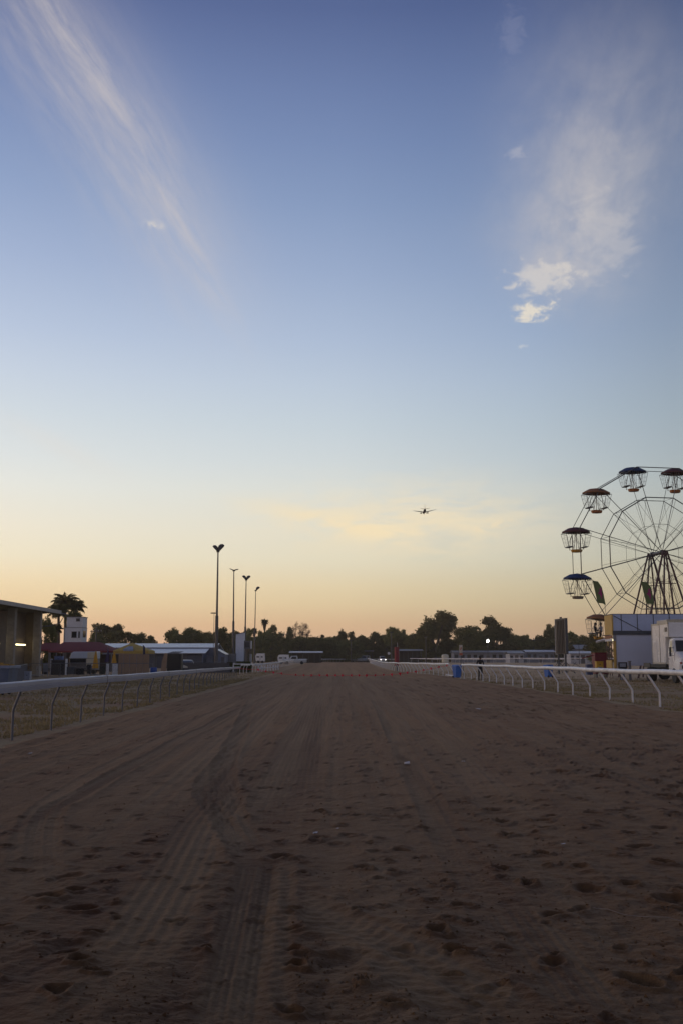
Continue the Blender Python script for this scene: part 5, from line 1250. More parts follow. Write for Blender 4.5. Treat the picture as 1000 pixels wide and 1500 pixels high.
# ------------------------------------------------------------------ white truck
def truck():
    X, Y0 = 21.8, 64.9; g = thing('box_truck', 'white box truck with a bonneted cab facing the rail, right edge', 'truck', (X, Y0, 0)); W_ = 2.45
    zb = at(960, 914, 68)[2]+.06
    fy = lambda y: .5+.45*y if y < 1.75 else y-.46
    c = MB(); c.box(0.06, W_-.06, 3.0, 5.85, 1.28, zb); c.box(0.05, W_-.05, 2.2, 3.0, 3.02, zb); c.build('box_body', M_white, g, bevel=.05)
    tr = MB()
    for y in (2.24, 5.81): tr.box(.03, .075, y-.04, y+.04, 3.02 if y < 3 else 1.28, zb)
    tr.box(.03, .08, 4.10, 4.16, 1.3, zb-.02); tr.box(.03, .08, 2.2, 5.85, zb-.09, zb+.01); tr.box(.03, .08, 3.0, 5.85, 1.25, 1.35); tr.build('trim', mat('alu_trim', (.42, .40, .37), .4, metal=.5), g)
    MB().box(.035, .065, 4.75, 5.6, 1.40, 2.72).build('side_door', mat('white_door_gloss', (.76, .75, .72), .16, var=.02, scale=1.0), g, bevel=.008)
    MB().box(.03, .066, 2.45, 2.95, 3.40, 3.68).build('vent', mat('dark_vent', (.16, .14, .11), .6), g)
    # cab: lofted sections along Y (nose at 0)
    def sec(y, z0, z1, tw, bw, mid=None):
        y = fy(y); zm = mid if mid else z0+(z1-z0)*.55; xc = W_/2
        return [(xc-bw, y, z0), (xc-bw, y, zm), (xc-tw, y, z1-.08), (xc-tw+.1, y, z1), (xc+tw-.1, y, z1), (xc+tw, y, z1-.08), (xc+bw, y, zm), (xc+bw, y, z0)]
    m = MB(); loft(m, [sec(-.02, .62, 1.45, .88, .98, 1.1), sec(.12, .58, 1.62, .95, 1.10, 1.2), sec(1.5, .62, 2.02, 1.02, 1.16, 1.35), sec(1.75, .62, 2.06, 1.10, 1.17, 1.4)]); m.build('bonnet', M_white, g, sharp=32)
    m = MB(); loft(m, [sec(1.76, .62, 2.08, 1.12, 1.17, 1.95), sec(2.18, .62, 2.92, 1.04, 1.17, 1.98), sec(2.35, .62, 2.97, 1.03, 1.17, 2.0), sec(2.92, .62, 2.97, 1.03, 1.17, 2.0)]); m.build('cab', M_white, g, sharp=32)
    xc = W_/2; m = MB(); q = [(xc-1.02, 1.24, 2.10), (xc+1.02, 1.24, 2.10), (xc+.94, 1.62, 2.80), (xc-.94, 1.62, 2.80)]
    m.add(q+[(a, b+.06, c_-.03) for a, b, c_ in q], [(0, 1, 2, 3), (7, 6, 5, 4), (0, 4, 5, 1), (1, 5, 6, 2), (2, 6, 7, 3), (3, 7, 4, 0)]); m.build('windscreen', M_glass, g)
    m = MB(); m.box(.03, .10, 1.46, 1.52, 2.05, 2.80); m.build('pillar', M_white, g)
    MB().add([(.045, 1.56, 2.03), (.045, 2.26, 2.03), (.165, 2.26, 2.78), (.165, 1.80, 2.78), (.10, 1.56, 2.03), (.10, 2.26, 2.03), (.2, 2.26, 2.78), (.2, 1.80, 2.78)], [(0, 1, 2, 3), (7, 6, 5, 4), (0, 4, 5, 1), (1, 5, 6, 2), (2, 6, 7, 3), (3, 7, 4, 0)]).build('door_window', mat('window_seen_through', (.42, .36, .22), .25), g)
    d = MB().box(.035, .06, 1.62, 2.40, 1.12, 1.98).build('door', M_white, g, bevel=.01); MB().box(.012, .034, 2.22, 2.34, 1.55, 1.60).build('handle', M_black2, d)
    MB().box(.12, 2.32, .38, .56, .55, .86).build('bumper', mat('pale_bumper', (.5, .5, .5), .4), g, bevel=.04)
    MB().box(.62, 1.83, .43, .52, .95, 1.36).build('grille', M_black2, g, bevel=.02)
    for x in (.26, 1.87): MB().box(x, x+.32, .44, .56, .95, 1.16).build('headlight', mat('headlight_dark', (.10, .10, .10), .15), g, bevel=.02)
    for x in (.17, 2.14): MB().box(x, x+.14, .49, .60, 1.25, 1.38).build('indicator', mat('amber_lens', (.30, .04, .02), .25), g, bevel=.01)
    mi = MB(); mi.box(-.26, -.14, 1.22, 1.30, 1.75, 2.35); mi.tube([(.05, 1.34, 2.3), (-.2, 1.26, 2.35)], .015, 4); mi.tube([(.05, 1.34, 1.8), (-.2, 1.26, 1.78)], .015, 4); mi.build('mirror', M_black2, g)
    MB().box(.55, .68, .9, 8.1, .72, .98).build('chassis_rail', M_black2, g); MB().box(1.78, 1.9, .9, 8.1, .72, .98).build('chassis_rail', M_black2, g)
    MB().box(.04, W_-.04, 3.0, 8.0, 1.0, 1.22).build('deck', mat('dark_deck', (.035, .034, .033), .7), g, bevel=.02)
    MB().box(.15, .6, 3.3, 4.5, .45, .92).build('fuel_tank', mat('dull_tank', (.14, .14, .14), .4), g, bevel=.06)
    MB().box(.0, .05, 6.4, 7.9, .98, 1.30).build('mudguard', M_black2, g)
    for y in (1.45,):
        for x in (.18, 2.27): wheel(g, x, y, .50, .50, .28)
    for x in (.30, 2.15): wheel(g, x, 7.1, .50, .50, .50)
    MB().tube([(.42, 3.0, 1.2), (.42, 3.0, 2.9)], .06, 8).build('exhaust_stack', mat('dull_tank', (.14, .14, .14)), g)
truck()
def trailer_box():
    Y = 73.5; a = at(975.5, 907.5, Y); g = thing('trailer', 'cream box trailer parked directly behind the white truck', 'trailer', (a[0], Y, 0))
    MB().box(0, 4.5, 0, 2.4, 1.0, a[2]).build('body', M_cream, g, bevel=.04); m = MB()
    for x in (.55, 2.0, 3.4): m.box(x, x+.06, -.02, .0, 1.05, a[2])
    m.box(-.02, 4.52, -.03, 0, a[2]-.12, a[2]+.02); m.build('trim', mat('cream_trim', (.50, .46, .36), .5), g); MB().box(.2, 4.3, .1, 2.3, .7, 1.0).build('chassis', M_black2, g)
    for x in (2.0, 3.1): wheel(g, x, .35, .45, .45, .28, face='y')
trailer_box()
# ------------------------------------------------------------------ bins, signs, screen
def wheelie(px, pt, Y, label, rz, m=M_blue):
    x, _, z = at(px, pt, Y); g = thing('wheelie_bin', label, 'bin', (x, Y, 0), rz, 'blue wheelie bins'); h = 1.0
    b = MB(); b.add([(-.22, -.24, .06), (.22, -.24, .06), (.22, .22, .06), (-.22, .22, .06), (-.29, -.34, h), (.29, -.34, h), (.29, .34, h), (-.29, .34, h)], [(0, 3, 2, 1), (0, 1, 5, 4), (1, 2, 6, 5), (2, 3, 7, 6), (3, 0, 4, 7), (4, 5, 6, 7)]); b.build('body', m, g, bevel=.025)
    l = MB(); l.add([(-.31, -.38, h+.005), (.31, -.38, h+.005), (.31, .34, h+.005), (-.31, .34, h+.005), (-.27, -.30, h+.07), (.27, -.30, h+.07), (.27, .30, h+.11), (-.27, .30, h+.11)], [(0, 3, 2, 1), (0, 1, 5, 4), (1, 2, 6, 5), (2, 3, 7, 6), (3, 0, 4, 7), (4, 5, 6, 7)]); l.build('lid', m, g, bevel=.015)
    MB().tube([(-.26, .42, h-.02), (.26, .42, h-.02)], .018, 6).build('handle', m, g); hb_ = MB()
    for sx in (-.25, .25): hb_.box(sx-.02, sx+.02, .33, .43, h-.05, h)
    hb_.build('handle_bracket', m, g)
    for sx in (-.24, .24): wheel(g, sx, .26, .10, .10, .05)
wheelie(668.3, 973, 85, 'blue wheelie bin with closed lid in the gap of the white rail', R(25))
wheelie(802, 972, 88, 'blue wheelie bin standing behind the near rail, left of the big screen', R(-150))
def red_post():
    x = 7.55; Y = 138; zt = at(578, 948, Y)[2]; g = thing('padded_post', 'thick dark red padded post on the outside of the far rail', 'post', (x, Y, 0))
    MB().tube([(0, 0, .75), (0, 0, zt)], .33, 16).build('pad', M_red, g); MB().tube([(0, 0, -.1), (0, 0, .76)], .09, 8).build('core', M_steel, g); MB().tube([(.1, .1, 0), (.1, .1, at(580, 941, Y)[2])], .02, 5).build('thin_pole', M_wpost, g)
    m = MB(); m.lathe([(.34, 0), (.34, .06)], c=(0, 0, zt-.4), n=16); m.lathe([(.34, 0), (.34, .06)], c=(0, 0, 1.0), n=16); m.build('strap', mat('dark_red_strap', (.12, .01, .02), .6), g)
red_post()
def sign():
    Y = 98; a = at(671.8, 944.8, Y); b = at(676.8, 960, Y); g = thing('marker_sign', 'cream marker sign with orange-red marks on a dark pole behind the rail', 'sign', ((a[0]+b[0])/2, Y, 0)); w = (b[0]-a[0])/2
    MB().box(-w, w, 0, .03, b[2], a[2]).build('board', mat('cream_sign', (.60, .54, .44), .6), g, bevel=.004); h = a[2]-b[2]
    MB().box(-w+.003, w-.003, -.006, -.001, b[2]+.02, b[2]+h*.22).build('lower_band', mat('orange_red_print', (.50, .13, .06), .6), g)
    m = MB(); m.box(-w*.5, w*.4, -.006, -.001, b[2]+h*.60, b[2]+h*.66); m.box(-w*.1, w*.35, -.006, -.001, b[2]+h*.66, b[2]+h*.80); m.box(-w*.45, w*.0, -.006, -.001, b[2]+h*.5, b[2]+h*.60); m.build('mark', mat('orange_red_print', (.5, .13, .06)), g)
    MB().tube([(0, .06, -.1), (0, .06, a[2]-.1)], .03, 6).build('pole', M_steel, g); MB().tube([(.25, .3, -.1), (.25, .3, 1.3)], .03, 6).build('prop_post', M_steel, g)
sign()
def screen():
    Y = 113; x, _, _ = at(822, 950, Y); zb = at(822, 957.5, Y)[2]; zt = at(822, 907.5, Y)[2]
    g = thing('big_screen', 'tall dark big screen seen from behind on braced posts', 'screen', (x, Y, 0), R(97)); w = 1.7
    # local X = width of the panel; visible back faces local -Y
    MB().box(-w, w, -.12, .12, zb, zt).build('cabinet', mat('dark_brown_cabinet', (.045, .036, .032), .6), g, bevel=.02)
    m = MB()
    for u in (-1.1, -.6, -.1, .4, .9): m.box(u-.06, u+.06, -.19, -.121, zb+.1, zt-.1); m.box(u-.06, u+.06, .121, .19, zb+.1, zt-.1)
    m.build('rib', mat('brown_rib', (.06, .048, .042), .6), g)
    MB().box(w+.002, w+.06, -.14, .14, zb-.1, zt+.05).build('edge_trim', M_wp, g); MB().box(-w-.06, -w-.002, -.14, .14, zb-.05, zt+.05).build('edge_trim', M_steel, g)
    MB().box(-w, w, -.16, .16, zt+.002, zt+.10).build('top_cap', M_steel, g); MB().box(-.1, .15, -.1, .1, zt+.10, zt+.28).build('beacon', M_steel, g)
    for u in (-1.15, 1.15):
        MB().box(u-.09, u+.09, -.09, .09, -.1, zb).build('leg', M_steel, g)
        b = MB(); b.tube([(u, 0, 1.35), (u, -1.1, .05)], .035, 5); b.tube([(u, 0, 1.35), (u, 1.1, .05)], .035, 5); b.tube([(u, 0, 1.2), (0, 0, .1)], .035, 5); b.build('brace', M_steel, g)
screen()
p = at(809, 975, 113)
m = MB(); g = thing('stay_frame', 'dark crossed stay bars spread at the feet of the big screen', 'frame', (p[0], 112, 0))
for a, b in (((-.8, .1), (.9, 1.3)), ((.2, 1.3), (2.2, .1)), ((1.3, .1), (2.4, 1.3)), ((2.0, 1.25), (4.0, .05))): m.tube([(a[0], 0, a[1]), (b[0], 0, b[1])], .03, 5)
m.build('bars', M_steel, g)
# lit floodlight far off
def lit_pole():
    Y = 285; x, _, z = at(713.5, 939, Y); g = thing('lit_floodlight', 'glowing white floodlight on a thin pole before the far trees', 'light pole', (x, Y, .8))
    MB().tube([(0, 0, 0), (0, 0, z-1.2)], .09, 6).build('pole', M_steel, g); h = MB(); h.lathe([(.2, 0), (.75, .15), (.8, .35), (.6, .5)], n=14); ho_ = h.build('housing', M_lampfit, g, loc=(0, .3, z-.8)); ho_.rotation_euler = (R(90), 0, 0); ho_.scale = (.75, 1, 1)
    le = MB(); le.lathe([(.05, -.80), (.40, -.66), (.64, -.38), (.74, 0), (.64, .38), (.40, .66), (.05, .80)], n=16); lo = le.build('lens', mat('lit_floodlight_lens', (1, 1, .95), .3, emit=((1.0, .93, .78), 22)), g, loc=(0, -.35, z-.8)); lo.scale = (.44, .32, .55); lo.rotation_euler = (0, R(18), 0)
lit_pole()
# thin far poles
def thin_pole(px, pt, Y, label, kind='lamp', r=.09):
    x, _, z = at(px, pt, Y); z0 = gh(0, Y); g = thing('utility_pole' if kind == 'wire' else 'street_lamp', label, 'pole', (x, Y, z0-.1))
    MB().tube([(0, 0, 0), (0, 0, z-z0)], [r*1.3, r], 6).build('shaft', M_steel, g)
    if kind == 'wire':
        MB().box(-1.1, 1.1, -.06, .06, z-z0-.9, z-z0-.75).build('cross_arm', M_bark, g); i_ = MB()
        for u in (-.95, -.4, .4, .95): i_.tube([(u, 0, z-z0-.75), (u, 0, z-z0-.5)], .05, 5)
        i_.build('insulators', M_wpost, g)
    else:
        MB().box(-.55, .55, -.15, .15, z-z0, z-z0+.18).build('lamp_head', M_lampfit, g)
thin_pole(572.5, 926, 262, 'thin grey lamp pole behind the far rail, left of the big gum tree'); thin_pole(623, 933, 262, 'thin grey lamp pole standing in front of the big gum tree'); thin_pole(514, 938, 300, 'far lamp pole above the parked white vans', r=.1)
thin_pole(141.5, 918, 190, 'timber power pole beside the small gum, right of the boxy tower', 'wire', .1); thin_pole(416.5, 925, 330, 'power pole rising over the dark trees left of the bare tree', 'wire', .13); thin_pole(780.5, 934, 330, 'power pole in the low trees left of the big screen', 'wire', .13)
thin_pole(314, 898, 170, 'very thin pale mast just left of the tallest floodlight pole', r=.035); thin_pole(847, 944, 220, 'thin pale lamp post right of the big screen', r=.06)

# ------------------------------------------------------------------ far buildings and vehicles
def house(px0, px1, pr, pe, Y, wall, roof, label, cat='building', nwin=4, dep=7, open_=False, name='building'):
    a = at(px0, pe, Y); b = at(px1, pe, Y); z0 = gh(0, Y)-.1; zr = at(px0, pr, Y+dep/2)[2]-z0; ze = a[2]-z0; w = b[0]-a[0]
    g = thing(name, label, cat, (a[0], Y, z0))
    if not open_: MB().box(.15, w-.15, .2, dep, 0, ze).build('wall', wall, g)
    else:
        MB().box(.2, w-.2, dep-.2, dep, 0, ze).build('back_wall', wall, g)
        for k in range(6): x = .2+(w-.6)*k/5; MB().box(x, x+.15, .2, .35, 0, ze).build('post', M_steel, g)
    MB().prism([(-.4, ze+.01), (dep/2, zr), (dep+.4, ze+.01), (dep+.4, ze+.10), (dep/2, zr+.1), (-.4, ze+.10)], 'x', -.3, w+.3).build('roof', roof, g)
    for k in range(nwin):
        x = w*(k+.5)/nwin; ww = min(.9, w/nwin*.28)
        if k == nwin//2: MB().box(x-.45, x+.45, .13, .21, 0, min(2.05, ze-.2)).build('door', M_steel, g)
        else:
            q = MB().box(x-ww, x+ww, .14, .22, ze*.42, ze*.80).build('window', M_glass, g); MB().box(x-ww-.08, x+ww+.08, .10, .139, ze*.42-.08, ze*.42).build('sill', M_wp, q)
    return g
Mw1 = mat('pale_blue_grey_wall', (.20, .215, .25), .7); Mw2 = mat('white_far_wall', (.42, .43, .46), .7); Mr1 = mat('grey_far_roof', (.22, .23, .25), .6); Mr2 = mat('pale_far_roof', (.45, .46, .50), .5); Mwd = mat('dark_far_wall', (.05, .048, .045), .8)
house(663, 765, 953.5, 956, 292, Mw1, Mr1, 'long low pale building straight behind the standing person', nwin=11); house(690, 722, 950.5, 952.5, 318, Mw1, Mr1, 'small grey roofed building above the long low pale building', nwin=3)
house(583, 618, 951.5, 953.5, 300, Mwd, Mr1, 'dark open shed at the foot of the big gum tree', open_=True, nwin=0); house(425, 471, 954.5, 956.5, 250, Mwd, Mr2, 'open dark shed with a pale flat roof behind the white motorhome', open_=True, nwin=0, dep=9)
house(745, 767, 955, 957.5, 270, Mw2, Mr1, 'white walled hut right of the long low pale building', nwin=3); house(770, 812, 952.5, 955.5, 300, Mw1, Mr2, 'grey house with pale roof left of the big screen', nwin=5)
house(834, 872, 954.5, 957.5, 235, Mw2, Mr2, 'white low building seen right of the big screen', nwin=5); house(843, 869, 945, 951, 310, Mw1, Mr1, 'grey gabled house under the dark trees by the lowest gondola', nwin=3); house(801, 815, 945, 948, 335, Mw1, Mr2, 'pale roofed house half hidden behind the big screen edge', nwin=2)
house(524, 546, 952.5, 954.5, 340, Mwd, Mr1, 'dark flat shed behind the parked white vans', nwin=0, open_=True)
x, _, z = at(651, 954, 285); g = thing('storage_tank', 'small pale upright tank left of the long low pale building', 'tank', (x, 285, .8)); MB().lathe([(1.0, 0), (1.0, 2.0), (.9, 2.2), (.3, 2.35)], n=16).build('shell', M_cream, g); MB().lathe([(.3, 0), (.3, .1), (.1, .15)], c=(0, 0, 2.35), n=12).build('hatch', M_steel, g)
def caravan(px0, px1, pt, Y, label, door=True):
    a = at(px0, pt, Y); b = at(px1, pt, Y); z0 = gh(0, Y); w = b[0]-a[0]; h = a[2]-z0; g = thing('caravan', label, 'caravan', (a[0], Y, z0))
    MB().prism([(.15, .45), (w-.05, .45), (w, 1.2), (w-.15, h), (.3, h), (0, h-.5), (0, 1.0)], 'y', 0, 2.2).build('body', M_white, g, bevel=.05)
    for x0_, x1_ in ((.12, .40), (.62, .78)): MB().box(w*x0_, w*x1_, -.02, .03, h*.58, h*.74).build('window', mat('grey_caravan_window', (.10, .11, .12), .3), g)
    MB().box(w*.45, w*.57, -.02, .03, .5, h*.8).build('door', M_silver, g)
    for x in (w*.3, w*.75): wheel(g, x, .05, .33, .33, .2, face='y')
caravan(407, 423.5, 959, 215, 'white motorhome in front of the open dark shed, left of its pale roof'); caravan(374.5, 388, 957.2, 235, 'white caravan parked left of the motorhome behind the white barrier')
car('pale utility parked nose to nose beside the white motorhome', 'utility', (at(432, 965, 214)[0], 214, gh(0, 214)), R(-90), M_silver, 'ute'); car('white van parked left of the pair behind the far bend', 'van', (at(523, 963, 330)[0], 335, gh(0, 330)-.1), R(14), M_white, 'van')
car('white van parked right of the pair behind the far bend', 'van', (at(535.5, 963, 330)[0], 335, gh(0, 330)-.1), R(-18), M_silver, 'van'); car('white car with its headlights on, left of the padded red post', 'car', (at(559, 965, 300)[0], 300, gh(0, 300)), R(6), M_white, 'ute', glow=True)
car('grey car half hidden by the slope near the long dark trees', 'car', (at(492, 964, 340)[0], 338, gh(0, 340)), R(75), M_silver)
x, _, z = at(569, 957, 255); g = thing('round_sign', 'tiny pale round sign between the headlit car and padded red post', 'sign', (x, 255, gh(0, 255))); MB().tube([(0, 0, 0), (0, 0, z-gh(0, 255))], .03, 5).build('pole', M_steel, g); d_ = MB(); d_.lathe([(.02, 0), (.36, 0), (.36, .03), (.02, .04)], n=16); dd = d_.build('disc', M_wp, g, loc=(0, -.05, z-gh(0, 255))); dd.rotation_euler = (R(90), 0, 0)

# ================================================================== trees
def leaf_cards(cent, rad, n, size, squash=.8, hollow=.35):
    """n small quads spread through a set of clumps"""
    k = rng.choice(len(cent), n, p=(rad**2)/np.sum(rad**2)); d = rng.normal(size=(n, 3)); d /= np.linalg.norm(d, axis=1)[:, None]
    r = rad[k]*(hollow+(1-hollow)*rng.random(n)**.55)*(1+.14*rng.normal(size=n)); p = cent[k]+d*r[:, None]*np.array([1, 1, squash])
    u = rng.normal(size=(n, 3)); u /= np.linalg.norm(u, axis=1)[:, None]; v = np.cross(u, rng.normal(size=(n, 3))); v /= np.linalg.norm(v, axis=1)[:, None]
    s_ = size*(.55+.9*rng.random(n))[:, None]; u = u*s_; v = v*s_*.62
    V = np.stack([p-u-v*.3, p-v, p+u+v*.3, p+v], 1).reshape(-1, 3); return V
def tree_meshes(kind, seed):
    """unit tree, about 10 m tall: (trunk mesh, crown mesh)"""
    rs = random.Random(seed); tb = MB(); C_ = []; Rd = []
    if kind == 'gum':
        fork = rs.uniform(2.2, 3.2); tb.tube([(0, 0, -.3), (.05, 0, fork*.5), (rs.uniform(-.2, .2), 0, fork)], [.38, .30, .26], 8)
        for k in range(6):
            a = 2*math.pi*k/6+rs.uniform(-.4, .4); rr = rs.uniform(.7, 2.9); h = rs.uniform(5.6, 9.0)-rr*.35; e = Vector((rr*math.cos(a), rr*math.sin(a), h)); mid = Vector((0, 0, fork)).lerp(e, .5)+Vector((rs.uniform(-.3, .3), rs.uniform(-.3, .3), .3))
            tb.tube([(0, 0, fork-.1), mid, e], [.17, .11, .05], 6)
            C_.append(e); Rd.append(rs.uniform(1.0, 1.6))
            for j in range(3):
                e2 = e+Vector((rs.uniform(-1.2, 1.2), rs.uniform(-1.2, 1.2), rs.uniform(-1.0, .7))); tb.tube([e.lerp(mid, .3), e2], [.06, .025], 4); C_.append(e2); Rd.append(rs.uniform(.65, 1.15))
        for k in range(7): a = rs.uniform(0, 6.28); q = rs.uniform(.2, 1.9); C_.append(Vector((q*math.cos(a), q*math.sin(a), rs.uniform(5.2, 8.4)-.3*q))); Rd.append(rs.uniform(1.0, 1.5))
        n, sz, sq = 9000, .19, .8
    elif kind == 'bush':
        tb.tube([(0, 0, -.3), (.1, 0, 3.0), (0, .1, 6)], [.34, .25, .1], 7)
        for k in range(5): a = rs.uniform(0, 6.28); tb.tube([(0, 0, 1.6+k*.5), (1.8*math.cos(a), 1.8*math.sin(a), 4.2+k*.6)], [.14, .05], 5)
        for k in range(34):
            t = rs.random(); h = .7+8.1*t; mx = 3.6*math.sqrt(max(.05, 1-((h-3.8)/6.0)**2)); a = rs.uniform(0, 6.28); rr = mx*math.sqrt(rs.random())*.85; C_.append(Vector((rr*math.cos(a), rr*math.sin(a), h))); Rd.append(rs.uniform(.8, 1.5))
        C_.append(Vector((0, 0, 8.8))); Rd.append(1.1); n, sz, sq = 8000, .21, .9
    elif kind == 'tall':
        tb.tube([(0, 0, -.3), (0, 0, 8.5)], [.28, .06], 7)
        for k in range(16): h = 2.0+7.2*k/15; mx = 1.9*(1-abs(h-5)/7); a = rs.uniform(0, 6.28); C_.append(Vector((mx*.6*math.cos(a), mx*.6*math.sin(a), h))); Rd.append(rs.uniform(.65, 1.1))
        for k in range(5): a = rs.uniform(0, 6.28); tb.tube([(0, 0, 2.5+k), (.9*math.cos(a), .9*math.sin(a), 3.4+k)], [.09, .03], 4)
        n, sz, sq = 4500, .18, .95
    else:   # bare
        tb.tube([(0, 0, -.3), (.05, 0, 1.6), (0, .05, 3.0)], [.30, .25, .22], 7); lim = []
        for k in range(9):
            a = 2*math.pi*k/9+rs.uniform(-.3, .3); e = Vector((rs.uniform(1.0, 2.2)*math.cos(a), rs.uniform(1.0, 2.2)*math.sin(a), rs.uniform(4.6, 7.2))); st = Vector((0, 0, rs.uniform(1.9, 3.0)))
            tb.tube([st, st.lerp(e, .5)+Vector((0, 0, .35)), e], [.11, .08, .05], 5); lim.append(e)
        for k in range(110):
            d = Vector((rs.gauss(0, 1), rs.gauss(0, 1), rs.gauss(0, 1))).normalized()*rs.uniform(.55, 1.0)**.5; q = Vector((d.x*3.3, d.y*3.3, 6.3+d.z*3.3)); o_ = min(lim, key=lambda w: (w-q).length)
            tb.tube([o_, o_.lerp(q, .55)+Vector((rs.uniform(-.2, .2), rs.uniform(-.2, .2), .15)), q], [.04, .025, .010], 3, False); C_.append(q); Rd.append(.55)
        n, sz, sq = 6500, .075, 1.0
    V = leaf_cards(np.array([tuple(c) for c in C_]), np.array(Rd), n, sz, sq, .25)
    lm = {'gum': L_gum, 'bush': L_bush, 'tall': L_bush, 'bare': L_bare}[kind]
    q_ = np.percentile(V, [0.7, 99.3], axis=0); global NAT; NAT[(kind, seed % 10)] = (max(q_[1][0]-q_[0][0], q_[1][1]-q_[0][1]), q_[1][2])
    return tb.mesh('trunk', M_bark), npmesh('crown', V, np.arange(len(V)).reshape(-1, 4), lm, False)
NAT = {}
TM = {('gum', i): tree_meshes('gum', 10+i) for i in range(5)}
TM.update({('bush', i): tree_meshes('bush', 30+i) for i in range(5)}); TM.update({('tall', i): tree_meshes('tall', 50+i) for i in range(2)}); TM[('bare', 0)] = tree_meshes('bare', 70)
NATW = {'gum': 6.6, 'bush': 7.6, 'tall': 3.6, 'bare': 6.5}; cnt = {}
def tree(px, pt, wpx, Y, kind, label, group='trees beyond the racecourse', v=None, lift=0.0):
    x, _, z = at(px, pt, Y); z0 = gh(0, Y)+lift; i = cnt.get(kind, 0); cnt[kind] = i+1; nv_ = {'gum': 5, 'bush': 5, 'tall': 2, 'bare': 1}[kind]; tm, cm = TM[(kind, (i if v is None else v) % nv_)]
    g = thing({'gum': 'gum_tree', 'bush': 'bushy_tree', 'tall': 'slender_tree', 'bare': 'bare_tree'}[kind], label, 'tree', (x, Y, z0-.1), rng.random()*6.28, group)
    nw, nz = NAT[(kind, (i if v is None else v) % nv_)]; s_ = (z-z0+.1)/nz; sw = wpx*1.08*Y/F/nw; g.scale = (sw, sw, s_)
    for nm, me_ in (('trunk', tm), ('crown', cm)):
        o = bpy.data.objects.new(nm, me_); COL.objects.link(o); o.parent = g
FILL = 'dark tree merged into the unbroken tree line behind the far rail'
TREES = [
 (70, 907, 26, 142, 'bush', 'dark round tree between the grandstand pillar and the palm'), (157, 914.5, 36, 262, 'gum', 'small open gum with lit gaps right of the boxy tower'),
 (141, 928, 24, 255, 'bush', 'low dark bush at the foot of the boxy tower'), (178, 926, 44, 240, 'bush', 'broad dense tree over the left end of the long shed'), (207, 928.5, 26, 250, 'bush', 'rounded dark tree above the yellow gazebo'), (220, 932.5, 22, 262, 'bush', 'low dark tree left of the gap with the distant hill'),
 (255, 922.5, 32, 250, 'bush', 'dense tree right of the distant hill, over the long shed'), (281, 921.5, 42, 252, 'bush', 'widest dense tree over the right half of the long shed'), (303, 927, 24, 268, 'gum', 'thin topped tree just left of the tallest floodlight pole'),
 (328, 921, 28, 262, 'gum', 'dark gum between the two tallest floodlight poles'), (346, 926, 24, 300, 'bush', 'dark tree directly behind the slim pale tower'), (317, 932, 30, 282, 'bush', FILL), (362, 922, 20, 312, 'gum', 'ragged tree top behind the right side of the slim tower'),
 (383, 932, 30, 320, 'bush', FILL), (398, 917.5, 20, 330, 'gum', 'loose crowned gum right under the tall fan palm'), (389, 924, 18, 325, 'gum', 'small gum at the foot of the tall fan palm'), (411, 928, 28, 320, 'bush', 'rounded very dark tree behind the white motorhome'),
 (425, 919.5, 12, 345, 'tall', 'slender dark tree touching the left side of the bare tree'), (441, 912.5, 29, 350, 'bare', 'large nearly bare rounded tree with fine brown twigs'), (440, 933, 40, 330, 'bush', FILL), (462, 934, 34, 335, 'bush', FILL), (482, 934.5, 28, 335, 'bush', FILL), (470, 937, 40, 325, 'bush', FILL),
 (490, 933, 16, 350, 'tall', 'small pointed tree left of the square topped pair'), (501, 924.5, 19, 340, 'bush', 'square topped dark tree, left of a close pair'), (514.5, 926, 12, 338, 'tall', 'narrow dark tree, right of the square topped one'), (510, 938, 34, 330, 'bush', FILL), (530, 932, 24, 340, 'bush', 'low rounded tree above the parked vans'), (549, 927.5, 30, 345, 'bush', 'wide dark tree left of the twin thin gums'), (566, 930, 30, 340, 'bush', FILL),
 (574, 920, 21, 330, 'gum', 'thin topped gum behind the far lamp pole'), (589, 924, 15, 335, 'gum', 'thin gum with a small crown just left of the big gum'), (590, 936, 34, 330, 'bush', FILL), (604, 929, 28, 322, 'bush', 'dark tree filling the left foot of the big gum'),
 (636, 898.5, 56, 310, 'gum', 'biggest spreading gum tree in the far tree line'), (632, 922, 44, 312, 'bush', 'dense lower growth beneath the biggest gum'), (652, 936, 22, 318, 'bush', 'low bush in the dip between the biggest gum and the round tree'),
 (685, 918.5, 41, 305, 'bush', 'round dense dark tree behind the marker sign'), (722, 906, 47, 325, 'gum', 'second big gum with a flat spreading top, above the lit floodlight'), (720, 926, 44, 318, 'bush', 'dense dark tree behind the lit floodlight'), (664, 941, 26, 315, 'bush', FILL), (700, 938, 30, 312, 'bush', FILL),
 (746, 929, 22, 330, 'bush', 'rounded tree right of the second big gum'), (759, 931, 20, 335, 'gum', 'ragged low gum left of the far power pole'), (771, 931, 12, 340, 'gum', 'thin straggly gum beside the far power pole'), (754, 940, 40, 325, 'bush', FILL), (785, 939, 30, 330, 'bush', FILL), (793, 932, 22, 330, 'bush', 'low tree left of the umbrella shaped gum'),
 (805, 916.5, 18, 322, 'gum', 'tall umbrella shaped gum just left of the big screen'), (816, 921, 22, 325, 'gum', 'gum mostly hidden behind the big screen'), (835, 927, 24, 322, 'bush', 'dark tree just right of the big screen'), (852, 932, 24, 330, 'bush', 'low dark tree below the gondolas'), (866, 930, 24, 290, 'bush', 'dark tree behind the lowest gondola'), (806, 939, 40, 318, 'bush', FILL), (845, 941, 44, 318, 'bush', FILL), (884, 936, 30, 300, 'bush', FILL),
 (875, 941, 26, 200, 'bush', 'low dark tree under the awning arm of the ride trailer'),
]
for a in TREES: tree(*a[:5], a[5])
for k in range(44):
    px = 336+k*12.6+random.uniform(-5, 5); tree(px, random.uniform(934, 947), random.uniform(26, 40), random.uniform(345, 375), 'bush', FILL)
